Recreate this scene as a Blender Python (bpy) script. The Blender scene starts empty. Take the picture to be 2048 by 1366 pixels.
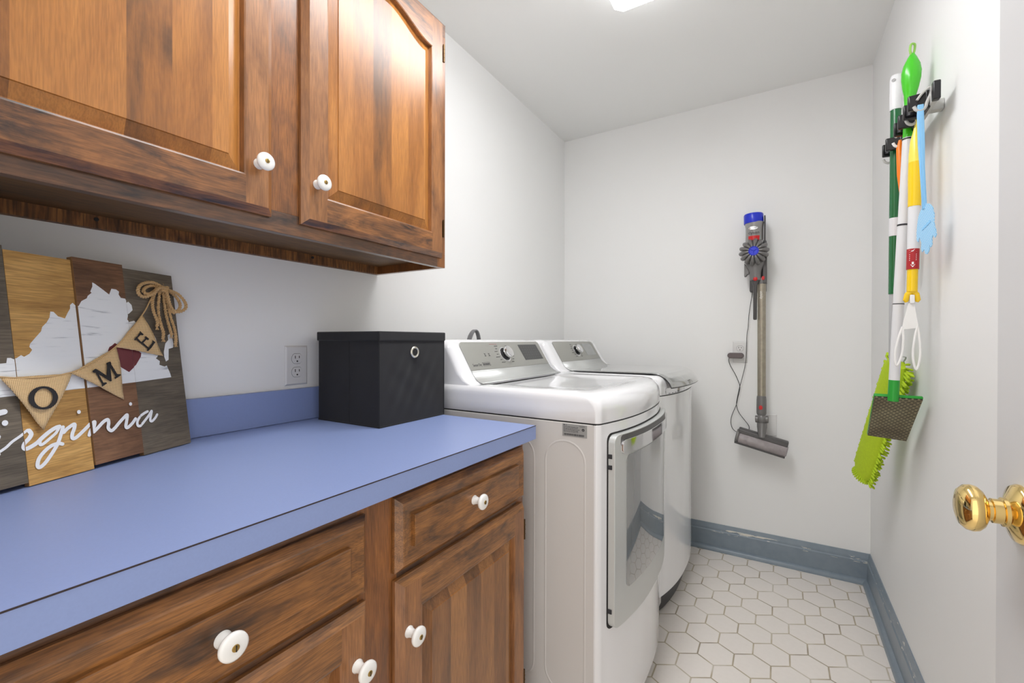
import bpy, bmesh, math, random
from math import sin, cos, pi, radians, sqrt, atan2
from mathutils import Vector, Matrix
S = bpy.context.scene
C = S.collection
# ------------------------------------------------------------------ camera
W_, D_, H_ = 1.579, 2.655, 2.445          # room: width x, depth y, height z
YAW, PIT, ROL = 0.54489, -0.00417, 0.00211
def _cam():
    cd = bpy.data.cameras.new('camera'); cd.sensor_width = 36; cd.sensor_fit = 'HORIZONTAL'
    cd.lens = 883.01/2048*36; cd.clip_start = 0.02; cd.clip_end = 50
    o = bpy.data.objects.new('camera', cd); C.objects.link(o)
    f = Vector((-sin(YAW), cos(YAW), 0)); r = Vector((cos(YAW), sin(YAW), 0)); u = Vector((0, 0, 1))
    f2 = f*cos(PIT)+u*sin(PIT); u2 = -f*sin(PIT)+u*cos(PIT)
    r3 = r*cos(ROL)+u2*sin(ROL); u3 = -r*sin(ROL)+u2*cos(ROL)
    m = Matrix((r3, u3, -f2)).transposed().to_4x4(); m.translation = Vector((1.2089, 0, 1.1502))
    o.matrix_world = m; S.camera = o
_cam()
# ------------------------------------------------------------------ world, lights, exposure
w = bpy.data.worlds.new('world'); S.world = w; w.use_nodes = True
w.node_tree.nodes['Background'].inputs[0].default_value = (1.0, 0.965, 0.915, 1)
w.node_tree.nodes['Background'].inputs[1].default_value = 1.6
S.view_settings.view_transform = 'Standard'; S.view_settings.look = 'None'
S.view_settings.exposure = 0.03; S.view_settings.gamma = 1.0; S.view_settings.use_curve_mapping = False
LAMP = 16.5                                 # emission of the ceiling lamp's lens
def area(name, loc, rot, sx, sy, watts, col=(1, 0.97, 0.93)):
    l = bpy.data.lights.new(name, 'AREA'); l.shape = 'RECTANGLE'; l.size = sx; l.size_y = sy
    l.energy = watts; l.color = col
    o = bpy.data.objects.new(name, l); C.objects.link(o); o.location = loc; o.rotation_euler = rot
    return o
area('doorway_fill', (1.1, -1.3, 1.6), (radians(90), 0, 0), 1.6, 1.6, .2)  # weak fill lamp added out of view beyond the open doorway

# ------------------------------------------------------------------ helpers
def lin(r, g, b, a=1):
    f = lambda c: ((c/255)/12.92 if c/255 <= .04045 else (((c/255)+.055)/1.055)**2.4)
    return (f(r), f(g), f(b), a)
def _t(o, k, v):
    if v: o[k] = v
def tag(o, label=None, cat=None, group=None, kind=None):
    _t(o, 'label', label); _t(o, 'category', cat); _t(o, 'group', group); _t(o, 'kind', kind); return o
def thing(name, label, cat, loc=(0, 0, 0), group=None, mat=None):
    o = bpy.data.objects.new(name, None); C.objects.link(o); o.empty_display_size = .05
    m = mat.copy() if mat else Matrix.Identity(4)
    m.translation = Vector(loc); o.matrix_world = m
    o['_m'] = [list(r) for r in m]
    return tag(o, label, cat, group)
ROOT = {}
def wm(o):
    while o.parent: o = o.parent
    return Matrix([list(r) for r in o['_m']]) if '_m' in o else Matrix.Identity(4)
class MB:
    def __init__(s): s.v = []; s.f = []; s.m = []; s.k = 0
    def add(s, vs, fs):
        n = len(s.v); s.v += [tuple(x) for x in vs]
        for f in fs: s.f.append([i+n for i in f]); s.m.append(s.k)
        return s
    def box(s, x0, x1, y0, y1, z0, z1):
        return s.add([(x0,y0,z0),(x1,y0,z0),(x1,y1,z0),(x0,y1,z0),(x0,y0,z1),(x1,y0,z1),(x1,y1,z1),(x0,y1,z1)],
                     [(0,3,2,1),(4,5,6,7),(0,1,5,4),(1,2,6,5),(2,3,7,6),(3,0,4,7)])
    def prism(s, pts, vec):
        n = len(pts); v = Vector(vec)
        vs = [Vector(p) for p in pts]+[Vector(p)+v for p in pts]
        return s.add(vs, [tuple(range(n))[::-1], tuple(range(n, 2*n))]+[(i, (i+1) % n, n+(i+1) % n, n+i) for i in range(n)])
    def loft(s, loops, cap0=True, cap1=True, closed=True):
        n = len(loops[0]); vs = [p for l in loops for p in l]; fs = []
        for k in range(len(loops)-1):
            for i in range(n if closed else n-1):
                j = (i+1) % n; fs.append((k*n+i, k*n+j, (k+1)*n+j, (k+1)*n+i))
        if cap0: fs.append(tuple(range(n))[::-1])
        if cap1: fs.append(tuple(range((len(loops)-1)*n, len(loops)*n)))
        return s.add(vs, fs)
    def frame(s, d):
        d = Vector(d).normalized(); a = Vector((0, 0, 1)) if abs(d.z) < .9 else Vector((1, 0, 0))
        u = d.cross(a).normalized(); return d, u, d.cross(u).normalized()
    def lathe(s, prof, org, axis, seg=32, u=None, sx=1, sy=1):
        d, a, b = s.frame(axis); org = Vector(org)
        loops = [[org+d*h+(a*cos(2*pi*i/seg)*sx+b*sin(2*pi*i/seg)*sy)*max(r, 1e-5) for i in range(seg)] for r, h in prof]
        return s.loft(loops)
    def tube(s, pts, r, seg=10, cap=True, flat=1):
        pts = [Vector(p) for p in pts]; n = len(pts)
        rs = r if isinstance(r, (list, tuple)) else [r]*n
        loops = []; d, a, b = s.frame(pts[1]-pts[0])
        for i in range(n):
            t = (pts[min(i+1, n-1)]-pts[max(i-1, 0)])
            if t.length < 1e-9: t = d
            t = t.normalized(); a = (a-t*a.dot(t)).normalized(); b = t.cross(a)
            loops.append([pts[i]+(a*cos(2*pi*k/seg)+b*sin(2*pi*k/seg)*flat)*rs[i] for k in range(seg)])
        return s.loft(loops, cap, cap)
    def grid(s, fn, nu, nv):
        vs = [fn(i/nu, j/nv) for j in range(nv+1) for i in range(nu+1)]
        return s.add(vs, [(j*(nu+1)+i, j*(nu+1)+i+1, (j+1)*(nu+1)+i+1, (j+1)*(nu+1)+i) for j in range(nv) for i in range(nu)])
    def mesh(s, name, mats, inv=None, smooth=True, ang=35, fix=True):
        me = bpy.data.meshes.new(name)
        vs = [tuple(inv @ Vector(v)) for v in s.v] if inv else s.v
        me.from_pydata(vs, [], s.f)
        for m in (mats if isinstance(mats, (list, tuple)) else [mats]): me.materials.append(m)
        for p, k in zip(me.polygons, s.m): p.material_index = k
        bm = bmesh.new(); bm.from_mesh(me)
        if fix: bmesh.ops.recalc_face_normals(bm, faces=bm.faces)
        if smooth:
            for f in bm.faces: f.smooth = True
            for e in bm.edges:
                if len(e.link_faces) == 2 and e.calc_face_angle(0) > radians(ang): e.smooth = False
        bm.to_mesh(me); bm.free(); me.update(); return me
def obj(name, mb, mats, parent=None, bevel=0, seg=2, smooth=True, local=False, ang=35, sub=0, fix=True):
    inv = None
    if parent is not None and not local: inv = wm(parent).inverted()
    me = mb.mesh(name, mats, inv, smooth, ang, fix)
    o = bpy.data.objects.new(name, me); C.objects.link(o)
    if parent is not None: o.parent = parent
    if bevel:
        b = o.modifiers.new('bevel', 'BEVEL'); b.width = bevel; b.segments = seg; b.limit_method = 'ANGLE'; b.angle_limit = radians(35)
    if sub:
        b = o.modifiers.new('sub', 'SUBSURF'); b.levels = sub; b.render_levels = sub
    return o
def copy_to(src, parent, off, name=None):           # a part repeated with the same mesh
    o = src.copy(); C.objects.link(o); o.parent = parent; o.location = Vector(src.location)+Vector(off); return o
def text_obj(txt, size, mat, parent, M, name='lettering', align='CENTER', depth=.0003, shear=0, sx=1):
    cu = bpy.data.curves.new(name, 'FONT'); cu.body = txt; cu.size = size; cu.extrude = depth; cu.shear = shear
    cu.align_x = align; cu.align_y = 'CENTER'; cu.resolution_u = 4
    t = bpy.data.objects.new(name, cu); C.objects.link(t)
    dg = bpy.context.evaluated_depsgraph_get(); me = bpy.data.meshes.new_from_object(t.evaluated_get(dg))
    bpy.data.objects.remove(t); me.materials.clear(); me.materials.append(mat)
    m = wm(parent).inverted() @ M @ Matrix.Diagonal((sx, 1, 1, 1)) if parent else M
    me.transform(m); me.name = name
    o = bpy.data.objects.new(name, me); C.objects.link(o)
    if parent: o.parent = parent
    return o
def basis(x, y, z, o):
    m = Matrix((Vector(x).normalized(), Vector(y).normalized(), Vector(z).normalized())).transposed().to_4x4(); m.translation = Vector(o); return m
def cat(pts, n=6, closed=False):                    # Catmull-Rom
    P = [Vector(p) for p in pts]; out = []; N = len(P)
    for i in range(N if closed else N-1):
        p0 = P[(i-1) % N] if closed or i > 0 else P[0]; p1 = P[i]; p2 = P[(i+1) % N]
        p3 = P[(i+2) % N] if closed or i+2 < N else P[-1]
        for k in range(n):
            t = k/n
            out.append(.5*((2*p1)+(p2-p0)*t+(2*p0-5*p1+4*p2-p3)*t*t+(3*p1-p0-3*p2+p3)*t*t*t))
    if not closed: out.append(P[-1])
    return out

# ------------------------------------------------------------------ materials
def new(name):
    m = bpy.data.materials.new(name); m.use_nodes = True; n = m.node_tree
    return m, n, n.nodes['Principled BSDF']
def P(name, col, rough=.5, metal=0, coat=0, spec=.5, noise=0, nscale=20, bump=0, bscale=200, emis=None, estr=0, trans=0, ior=1.5, croughs=.05, sheen=0):
    m, n, b = new(name); b.inputs['Base Color'].default_value = col
    b.inputs['Roughness'].default_value = rough; b.inputs['Metallic'].default_value = metal
    b.inputs['Coat Weight'].default_value = coat; b.inputs['Coat Roughness'].default_value = croughs
    b.inputs['Specular IOR Level'].default_value = spec; b.inputs['IOR'].default_value = ior
    b.inputs['Transmission Weight'].default_value = trans; b.inputs['Sheen Weight'].default_value = sheen
    tc = n.nodes.new('ShaderNodeTexCoord')
    if noise:
        nz = n.nodes.new('ShaderNodeTexNoise'); nz.inputs['Scale'].default_value = nscale; nz.inputs['Detail'].default_value = 4
        n.links.new(tc.outputs['Object'], nz.inputs['Vector'])
        mx = n.nodes.new('ShaderNodeMix'); mx.data_type = 'RGBA'
        mx.inputs[6].default_value = tuple(c*(1-noise) for c in col[:3])+(1,); mx.inputs[7].default_value = tuple(min(1, c*(1+noise)) for c in col[:3])+(1,)
        n.links.new(nz.outputs['Fac'], mx.inputs[0]); n.links.new(mx.outputs[2], b.inputs['Base Color'])
    if bump:
        nz = n.nodes.new('ShaderNodeTexNoise'); nz.inputs['Scale'].default_value = bscale; nz.inputs['Detail'].default_value = 3
        n.links.new(tc.outputs['Object'], nz.inputs['Vector'])
        bp = n.nodes.new('ShaderNodeBump'); bp.inputs['Strength'].default_value = bump; bp.inputs['Distance'].default_value = .001
        n.links.new(nz.outputs['Fac'], bp.inputs['Height']); n.links.new(bp.outputs[0], b.inputs['Normal'])
    if emis: b.inputs['Emission Color'].default_value = emis; b.inputs['Emission Strength'].default_value = estr
    return m
def mathn(n, op, a, b=None, c=None):
    m = n.nodes.new('ShaderNodeMath'); m.operation = op
    for i, x in enumerate((a, b, c)):
        if x is None: continue
        if isinstance(x, (int, float)): m.inputs[i].default_value = x
        else: n.links.new(x, m.inputs[i])
    return m.outputs[0]
def mixc(n, f, a, b):
    m = n.nodes.new('ShaderNodeMix'); m.data_type = 'RGBA'
    for i, x in ((0, f), (6, a), (7, b)):
        if isinstance(x, (int, float, tuple)): m.inputs[i].default_value = x
        else: n.links.new(x, m.inputs[i])
    return m.outputs[2]
def ramp(n, f, stops):
    r = n.nodes.new('ShaderNodeValToRGB'); n.links.new(f, r.inputs[0]); e = r.color_ramp.elements
    e[0].position, e[0].color = stops[0]; e[1].position, e[1].color = stops[-1]
    for p, c in stops[1:-1]: x = e.new(p); x.color = c
    return r.outputs[0]
def wood(name, cols, axis='z', stave=0, stave_axis='y', rough=.3, dark=.5, seed=0, pore=.5, coat=.25, vary=.35, blot=1.0, line=0, fine=1):
    """cols: light, mid, dark; grain runs along axis."""
    m, n, b = new(name); tc = n.nodes.new('ShaderNodeTexCoord'); sp = n.nodes.new('ShaderNodeSeparateXYZ')
    n.links.new(tc.outputs['Object'], sp.inputs[0]); ax = {'x': 0, 'y': 1, 'z': 2}
    def noise(sc_long, sc_cross, detail, dist=0, w=0, rough_=.5):
        mp = n.nodes.new('ShaderNodeMapping'); s = [sc_cross]*3; s[ax[axis]] = sc_long; mp.inputs['Scale'].default_value = s
        mp.inputs['Location'].default_value = (seed*3.1, seed*1.7, seed*2.3)
        n.links.new(tc.outputs['Object'], mp.inputs[0]); z = n.nodes.new('ShaderNodeTexNoise'); z.inputs['Scale'].default_value = 1
        z.inputs['Detail'].default_value = detail; z.inputs['Distortion'].default_value = dist; z.inputs['Roughness'].default_value = rough_
        z.noise_dimensions = '4D'; n.links.new(mp.outputs[0], z.inputs['Vector'])
        if isinstance(w, (int, float)): z.inputs['W'].default_value = w+seed
        else: n.links.new(w, z.inputs['W'])
        return z.outputs['Fac']
    wv = seed
    if stave:
        q = mathn(n, 'FLOOR', mathn(n, 'DIVIDE', mathn(n, 'ADD', sp.outputs[ax[stave_axis]], seed*.013+.5), stave))
        wn = n.nodes.new('ShaderNodeTexWhiteNoise'); wn.noise_dimensions = '1D'; n.links.new(q, wn.inputs['W']); rnd = wn.outputs['Value']
        wv = mathn(n, 'MULTIPLY', rnd, 20)
    big = noise(4.2*blot, 15*blot, 6, .9, wv, .62); mid = noise(7, 75, 4, .4, wv, .6); fin = noise(28*fine, 520*fine, 2, 0, wv)
    f = mathn(n, 'ADD', mathn(n, 'MULTIPLY', big, .78), mathn(n, 'MULTIPLY', mid, .22))
    if stave: f = mathn(n, 'ADD', f, mathn(n, 'MULTIPLY', mathn(n, 'SUBTRACT', rnd, .5), vary))
    col = ramp(n, f, [(.30+(.5-dark)*-.25, cols[2]), (.46, cols[1]), (.64, cols[0])])
    col = mixc(n, mathn(n, 'MULTIPLY', ramp(n, fin, [(.40, (1, 1, 1, 1)), (.58, (0, 0, 0, 1))]), pore), col, mixc(n, .55, cols[2], (0.01, 0.006, 0.003, 1)))
    if line:
        lw = noise(1.2, 26, 2, 1.2, 3.3); lw = mathn(n, 'PINGPONG', mathn(n, 'MULTIPLY', lw, 9), .5)
        col = mixc(n, mathn(n, 'MULTIPLY', ramp(n, lw, [(.0, (1, 1, 1, 1)), (.10, (0, 0, 0, 1))]), line), col, cols[2])
    n.links.new(col, b.inputs['Base Color']); b.inputs['Roughness'].default_value = rough
    b.inputs['Coat Weight'].default_value = coat; b.inputs['Coat Roughness'].default_value = .22
    bp = n.nodes.new('ShaderNodeBump'); bp.inputs['Strength'].default_value = .12; bp.inputs['Distance'].default_value = .0006
    n.links.new(fin, bp.inputs['Height']); n.links.new(bp.outputs[0], b.inputs['Normal'])
    return m
M = {}
M['panel'] = wood('stained_maple_panel', (lin(194, 130, 64), lin(166, 106, 50), lin(104, 68, 38)), 'z', .062, 'y', seed=1, pore=.22, vary=.26, blot=.6, dark=.4)
M['panel_low'] = wood('stained_maple_panel_low', (lin(172, 118, 66), lin(142, 94, 52), lin(88, 60, 38)), 'z', .055, 'y', seed=2, pore=.3, vary=.26, blot=.6, dark=.4)
M['stile'] = wood('stained_maple_stile', (lin(176, 120, 72), lin(146, 97, 58), lin(88, 62, 44)), 'z', seed=3, pore=.3, dark=.45, blot=1.2)
M['rail'] = wood('stained_maple_rail', (lin(176, 116, 66), lin(124, 82, 50), lin(54, 42, 38)), 'y', seed=4, dark=.75, pore=.35, blot=1.9)
M['drawer'] = wood('stained_maple_drawer', (lin(182, 122, 64), lin(136, 90, 48), lin(66, 48, 36)), 'y', seed=5, dark=.66, pore=.4, blot=1.6)
M['frame'] = wood('stained_face_frame', (lin(170, 108, 54), lin(138, 86, 44), lin(80, 52, 32)), 'z', seed=6, pore=.35, dark=.45, blot=1.2)
M['frame_h'] = wood('stained_bottom_rail', (lin(142, 96, 62), lin(98, 70, 52), lin(56, 44, 40)), 'y', seed=7, dark=.7, pore=.35, blot=1.8)
M['under'] = wood('rough_wood_strip', (lin(168, 112, 58), lin(126, 80, 40), lin(60, 38, 22)), 'z', seed=8, dark=.55, rough=.6, coat=0, pore=.6, fine=.5, blot=3)
M['soffit'] = wood('cabinet_bottom_wood', (lin(142, 102, 58), lin(118, 82, 46), lin(84, 58, 34)), 'y', seed=9, rough=.55, coat=0)
M['lami'] = P('blue_laminate', lin(140, 157, 204), .42, noise=.04, nscale=300, bump=.05, bscale=900)
M['lami_seam'] = P('dark_laminate_seam', lin(52, 40, 42), .6)
M['porc'] = P('white_porcelain', lin(244, 243, 240), .12, coat=.6)
M['brass_screw'] = P('brass_screw', lin(176, 146, 84), .35, metal=1)
M['slot'] = P('dark_slot', lin(30, 26, 22), .6)
M['wall'] = P('white_wall_paint', lin(245, 245, 244), .55, bump=.06, bscale=90, noise=.012, nscale=3)
M['ceil'] = P('ceiling_paint', lin(248, 248, 246), .8, bump=.05, bscale=60)
M['doorp'] = P('door_paint', lin(216, 217, 218), .35, bump=.04, bscale=60)
M['brass'] = P('polished_brass', lin(238, 208, 138), .08, metal=1)
M['lens'] = P('lamp_lens', (1, 1, 1, 1), .4, emis=(.975, .985, 1, 1), estr=LAMP)
M['lens_side'] = P('lamp_lens_side', (1, 1, 1, 1), .4, emis=(.975, .985, 1, 1), estr=LAMP*.3)
M['lampm'] = P('lamp_metal', lin(236, 236, 234), .4)
M['white'] = P('white_enamel', lin(240, 240, 242), .12, coat=.5)
M['sidew'] = P('grey_white_side_panel', lin(214, 211, 208), .38, bump=.03, bscale=1500)
M['silver'] = P('silver_paint', lin(206, 208, 206), .32, metal=.35)
M['silverp'] = P('silver_control_panel', lin(172, 172, 166), .42, metal=.45, bump=.02, bscale=1200)
M['chrome'] = P('chrome', lin(225, 225, 226), .07, metal=1)
M['glassd'] = P('smoked_door_glass', lin(120, 122, 122), .03, coat=1, spec=1, ior=2.0, croughs=.02)
M['bezel'] = P('grey_door_bezel', lin(142, 144, 142), .16, coat=.6)
M['glidl'] = P('grey_glass_lid', lin(150, 152, 150), .05, coat=1, spec=.9, ior=1.7, croughs=.02)
M['dk'] = P('dark_plastic', lin(38, 38, 42), .4)
M['black'] = P('black_plastic', lin(24, 24, 26), .28)
M['seam'] = P('black_seam', lin(28, 26, 26), .7)
M['disp'] = P('dark_display', lin(62, 63, 63), .3, noise=.2, nscale=200)
M['ink'] = P('printed_ink', lin(60, 58, 62), .5)
M['inkr'] = P('red_printed_ink', lin(176, 120, 118), .5)
M['label'] = P('grey_label', lin(158, 158, 156), .4)
M['fabric'] = P('black_fabric', lin(22, 21, 24), .85, bump=.5, bscale=900, noise=.15, nscale=40, sheen=.15)
M['grom'] = P('nickel_grommet', lin(214, 210, 196), .25, metal=.8)
M['plate'] = P('white_outlet_plastic', lin(228, 227, 226), .3)
M['vgrey'] = P('vacuum_grey', lin(122, 120, 119), .35, metal=.2)
M['vdark'] = P('vacuum_dark_grey', lin(84, 82, 82), .4)
M['vblue'] = P('blue_plastic', lin(30, 50, 205), .28)
M['vred'] = P('red_plastic', lin(205, 24, 28), .28)
M['vclear'] = P('clear_grey_bin', lin(150, 148, 146), .12, coat=.6, noise=.1, nscale=30)
M['wand'] = P('worn_bronze_wand', lin(168, 160, 144), .36, metal=.6, noise=.22, nscale=60)
M['vhead'] = P('dusty_brush_window', lin(158, 150, 152), .25, noise=.3, nscale=45, coat=.5)
M['cord'] = P('dark_cord', lin(52, 50, 50), .5)
M['gcord'] = P('grey_cord', lin(120, 120, 122), .5)
M['green'] = P('bright_green_plastic', lin(70, 200, 30), .25, coat=.3)
M['lgreen'] = P('pale_green_plastic', lin(150, 205, 90), .3)
M['ferr'] = P('green_ferrule', lin(40, 160, 52), .3)
M['dgreen'] = P('dark_green_pole', lin(22, 104, 56), .25, coat=.3)
M['wpole'] = P('white_pole', lin(228, 228, 230), .28)
M['wtip'] = P('white_grip', lin(240, 240, 242), .35, bump=.6, bscale=260)
M['gpole'] = P('silver_pole', lin(196, 196, 198), .3, metal=.4)
M['yel'] = P('yellow_plastic', lin(250, 208, 20), .3, coat=.2)
M['lyel'] = P('pale_yellow_plastic', lin(246, 228, 90), .3, coat=.2)
M['or'] = P('orange_plastic', lin(255, 132, 20), .35)
M['sticker'] = P('red_sticker', lin(178, 34, 40), .45)
M['paper'] = P('white_print', lin(244, 244, 242), .5)
M['rack'] = P('grey_rail', lin(196, 196, 192), .35)
M['lime'] = P('lime_microfibre', lin(190, 218, 40), .9, bump=.6, bscale=500, noise=.12, nscale=120)
M['limec'] = P('lime_chenille', lin(186, 214, 40), .85, bump=.5, bscale=700, noise=.2, nscale=90)
M['twine'] = P('jute_twine', lin(216, 178, 126), .85, bump=.8, bscale=900, noise=.25, nscale=300)
M['wpaint'] = P('white_sign_paint', lin(248, 249, 250), .5)
M['heart'] = P('dark_red_paint', lin(118, 52, 56), .55)
M['blackpaint'] = P('black_letter_paint', lin(40, 36, 36), .7)
M['hinge'] = P('bronze_hinge', lin(96, 74, 48), .35, metal=.9)
M['p_grey'] = wood('weathered_grey_plank', (lin(128, 116, 99), lin(106, 96, 82), lin(76, 69, 59)), 'x', seed=11, rough=.7, coat=0, pore=.35)
M['p_amber'] = wood('amber_plank', (lin(232, 184, 112), lin(206, 158, 88), lin(150, 108, 56)), 'x', seed=12, rough=.6, coat=0, pore=.3, line=.55)
M['p_brown'] = wood('brown_plank', (lin(154, 112, 80), lin(128, 91, 64), lin(88, 60, 42)), 'x', seed=13, rough=.65, coat=0, pore=.35)
M['p_edge'] = P('raw_plank_edge', lin(150, 112, 72), .8, noise=.2, nscale=60)
def state_paint():
    m, n, b = new('whitewashed_paint'); tc = n.nodes.new('ShaderNodeTexCoord'); mp = n.nodes.new('ShaderNodeMapping')
    mp.inputs['Scale'].default_value = (14, 14, 190); n.links.new(tc.outputs['Object'], mp.inputs[0])
    z = n.nodes.new('ShaderNodeTexNoise'); z.inputs['Scale'].default_value = 1; z.inputs['Detail'].default_value = 6; z.inputs['Distortion'].default_value = .5
    n.links.new(mp.outputs[0], z.inputs['Vector'])
    n.links.new(ramp(n, z.outputs['Fac'], [(.30, lin(196, 199, 202)), (.39, lin(246, 248, 249)), (1, lin(250, 251, 252))]), b.inputs['Base Color'])
    b.inputs['Roughness'].default_value = .55; return m
M['state'] = state_paint()
def burlap():
    m, n, b = new('burlap'); tc = n.nodes.new('ShaderNodeTexCoord'); sp = n.nodes.new('ShaderNodeSeparateXYZ'); n.links.new(tc.outputs['Object'], sp.inputs[0])
    nz = n.nodes.new('ShaderNodeTexNoise'); nz.inputs['Scale'].default_value = 90; n.links.new(tc.outputs['Object'], nz.inputs['Vector'])
    j = mathn(n, 'MULTIPLY', nz.outputs['Fac'], 2.2)
    a = mathn(n, 'SINE', mathn(n, 'ADD', mathn(n, 'MULTIPLY', sp.outputs[0], 2*pi/.0024), j)); c = mathn(n, 'SINE', mathn(n, 'ADD', mathn(n, 'MULTIPLY', sp.outputs[2], 2*pi/.0024), j))
    h = mathn(n, 'MULTIPLY_ADD', mathn(n, 'ADD', a, c), .25, .5)
    n.links.new(ramp(n, h, [(.10, lin(120, 88, 52)), (.34, lin(236, 196, 142)), (.9, lin(250, 220, 168))]), b.inputs['Base Color'])
    b.inputs['Roughness'].default_value = .95; bp = n.nodes.new('ShaderNodeBump'); bp.inputs['Strength'].default_value = .6; bp.inputs['Distance'].default_value = .0008
    n.links.new(h, bp.inputs['Height']); n.links.new(bp.outputs[0], b.inputs['Normal']); return m
M['burlap'] = burlap()
def perforated(name, c_solid, c_hole, px, py, hole, ax='x', ay='z', rough=.5, dirt=None):
    m, n, b = new(name); tc = n.nodes.new('ShaderNodeTexCoord'); sp = n.nodes.new('ShaderNodeSeparateXYZ'); n.links.new(tc.outputs['UV'], sp.inputs[0])
    y = mathn(n, 'DIVIDE', sp.outputs[1], py); row = mathn(n, 'FLOOR', y)
    x = mathn(n, 'ADD', mathn(n, 'DIVIDE', sp.outputs[0], px), mathn(n, 'MULTIPLY', mathn(n, 'FLOORED_MODULO', row, 2), .5))
    fx = mathn(n, 'ABSOLUTE', mathn(n, 'SUBTRACT', mathn(n, 'FRACT', x), .5)); fy = mathn(n, 'ABSOLUTE', mathn(n, 'SUBTRACT', mathn(n, 'FRACT', y), .5))
    d = mathn(n, 'MAXIMUM', mathn(n, 'DIVIDE', fx, hole[0]), mathn(n, 'DIVIDE', fy, hole[1])); k = mathn(n, 'LESS_THAN', d, .5)
    cs = c_solid
    if dirt:
        z = n.nodes.new('ShaderNodeTexNoise'); z.inputs['Scale'].default_value = 14; z.inputs['Detail'].default_value = 4; n.links.new(tc.outputs['Object'], z.inputs['Vector'])
        cs = mixc(n, ramp(n, z.outputs['Fac'], [(.35, (0, 0, 0, 1)), (.65, (1, 1, 1, 1))]), c_solid, dirt)
    n.links.new(mixc(n, k, cs, c_hole), b.inputs['Base Color']); b.inputs['Roughness'].default_value = rough
    bp = n.nodes.new('ShaderNodeBump'); bp.inputs['Strength'].default_value = .5; bp.inputs['Distance'].default_value = -.001
    n.links.new(k, bp.inputs['Height']); n.links.new(bp.outputs[0], b.inputs['Normal']); return m
M['mesh_pad'] = perforated('perforated_pad', lin(150, 142, 112), lin(44, 40, 28),   .0135, .0085, (.66, .46), dirt=lin(116, 104, 78))
M['swat'] = perforated('perforated_blue_plastic', lin(140, 200, 240), lin(206, 226, 240), .0042, .0042, (.5, .5))
M['blue_l'] = P('pale_blue_plastic', lin(140, 200, 242), .35)
def floor_mat():
    m, n, b = new('hexagon_floor_tiles'); tc = n.nodes.new('ShaderNodeTexCoord'); sp = n.nodes.new('ShaderNodeSeparateXYZ'); n.links.new(tc.outputs['Object'], sp.inputs[0])
    px, row = .1158, .1013; R = px/2
    X = mathn(n, 'SUBTRACT', sp.outputs[0], 1.1291-px*20); Y = mathn(n, 'SUBTRACT', sp.outputs[1], 2.3772-row*60)
    def cell(ox, oy):
        x = mathn(n, 'ABSOLUTE', mathn(n, 'SUBTRACT', mathn(n, 'FLOORED_MODULO', mathn(n, 'ADD', X, ox+px/2), px), px/2))
        y = mathn(n, 'ABSOLUTE', mathn(n, 'SUBTRACT', mathn(n, 'FLOORED_MODULO', mathn(n, 'ADD', Y, oy+row), 2*row), row))
        return mathn(n, 'MAXIMUM', x, mathn(n, 'ADD', mathn(n, 'MULTIPLY', x, .5), mathn(n, 'MULTIPLY', y, .8660*.1003/.1013)))
    d = mathn(n, 'SUBTRACT', R, mathn(n, 'MINIMUM', cell(0, 0), cell(px/2, row)))
    z = n.nodes.new('ShaderNodeTexNoise'); z.inputs['Scale'].default_value = 7; z.inputs['Detail'].default_value = 5; n.links.new(tc.outputs['Object'], z.inputs['Vector'])
    gr = ramp(n, z.outputs['Fac'], [(.36, lin(206, 198, 182)), (.5, lin(176, 160, 126)), (.66, lin(122, 104, 70))])
    z2 = n.nodes.new('ShaderNodeTexNoise'); z2.inputs['Scale'].default_value = 60; n.links.new(tc.outputs['Object'], z2.inputs['Vector'])
    tl = mixc(n, z2.outputs['Fac'], lin(240, 233, 226), lin(246, 239, 233))
    k = ramp(n, d, [(.0008, (0, 0, 0, 1)), (.0017, (1, 1, 1, 1))])
    n.links.new(mixc(n, k, gr, tl), b.inputs['Base Color'])
    n.links.new(ramp(n, k, [(0, (.8,)*3+(1,)), (1, (.30,)*3+(1,))]), b.inputs['Roughness'])
    bp = n.nodes.new('ShaderNodeBump'); bp.inputs['Strength'].default_value = .5; bp.inputs['Distance'].default_value = .001
    n.links.new(ramp(n, d, [(0, (0, 0, 0, 1)), (.003, (1, 1, 1, 1))]), bp.inputs['Height']); n.links.new(bp.outputs[0], b.inputs['Normal']); return m
M['floor'] = floor_mat()
def base_mat(chip_lo, chip_hi, amount):
    m, n, b = new('chipped_blue_grey_paint'); tc = n.nodes.new('ShaderNodeTexCoord'); sp = n.nodes.new('ShaderNodeSeparateXYZ'); n.links.new(tc.outputs['Object'], sp.inputs[0])
    mp = n.nodes.new('ShaderNodeMapping'); mp.inputs['Scale'].default_value = (9, 9, 55); n.links.new(tc.outputs['Object'], mp.inputs[0])
    z = n.nodes.new('ShaderNodeTexNoise'); z.inputs['Scale'].default_value = 1; z.inputs['Detail'].default_value = 6; z.inputs['Roughness'].default_value = .65; n.links.new(mp.outputs[0], z.inputs['Vector'])
    band = mathn(n, 'MULTIPLY', mathn(n, 'GREATER_THAN', sp.outputs[2], chip_lo), mathn(n, 'LESS_THAN', sp.outputs[2], chip_hi))
    k = mathn(n, 'MULTIPLY', band, mathn(n, 'GREATER_THAN', z.outputs['Fac'], amount))
    z2 = n.nodes.new('ShaderNodeTexNoise'); z2.inputs['Scale'].default_value = 25; n.links.new(tc.outputs['Object'], z2.inputs['Vector'])
    n.links.new(mixc(n, k, mixc(n, z2.outputs['Fac'], lin(122, 136, 148), lin(142, 154, 164)), lin(222, 218, 208)), b.inputs['Base Color'])
    b.inputs['Roughness'].default_value = .32; return m
M['base_b'] = base_mat(.098, .122, .585); M['base_r'] = base_mat(.105, .14, .60)

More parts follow.
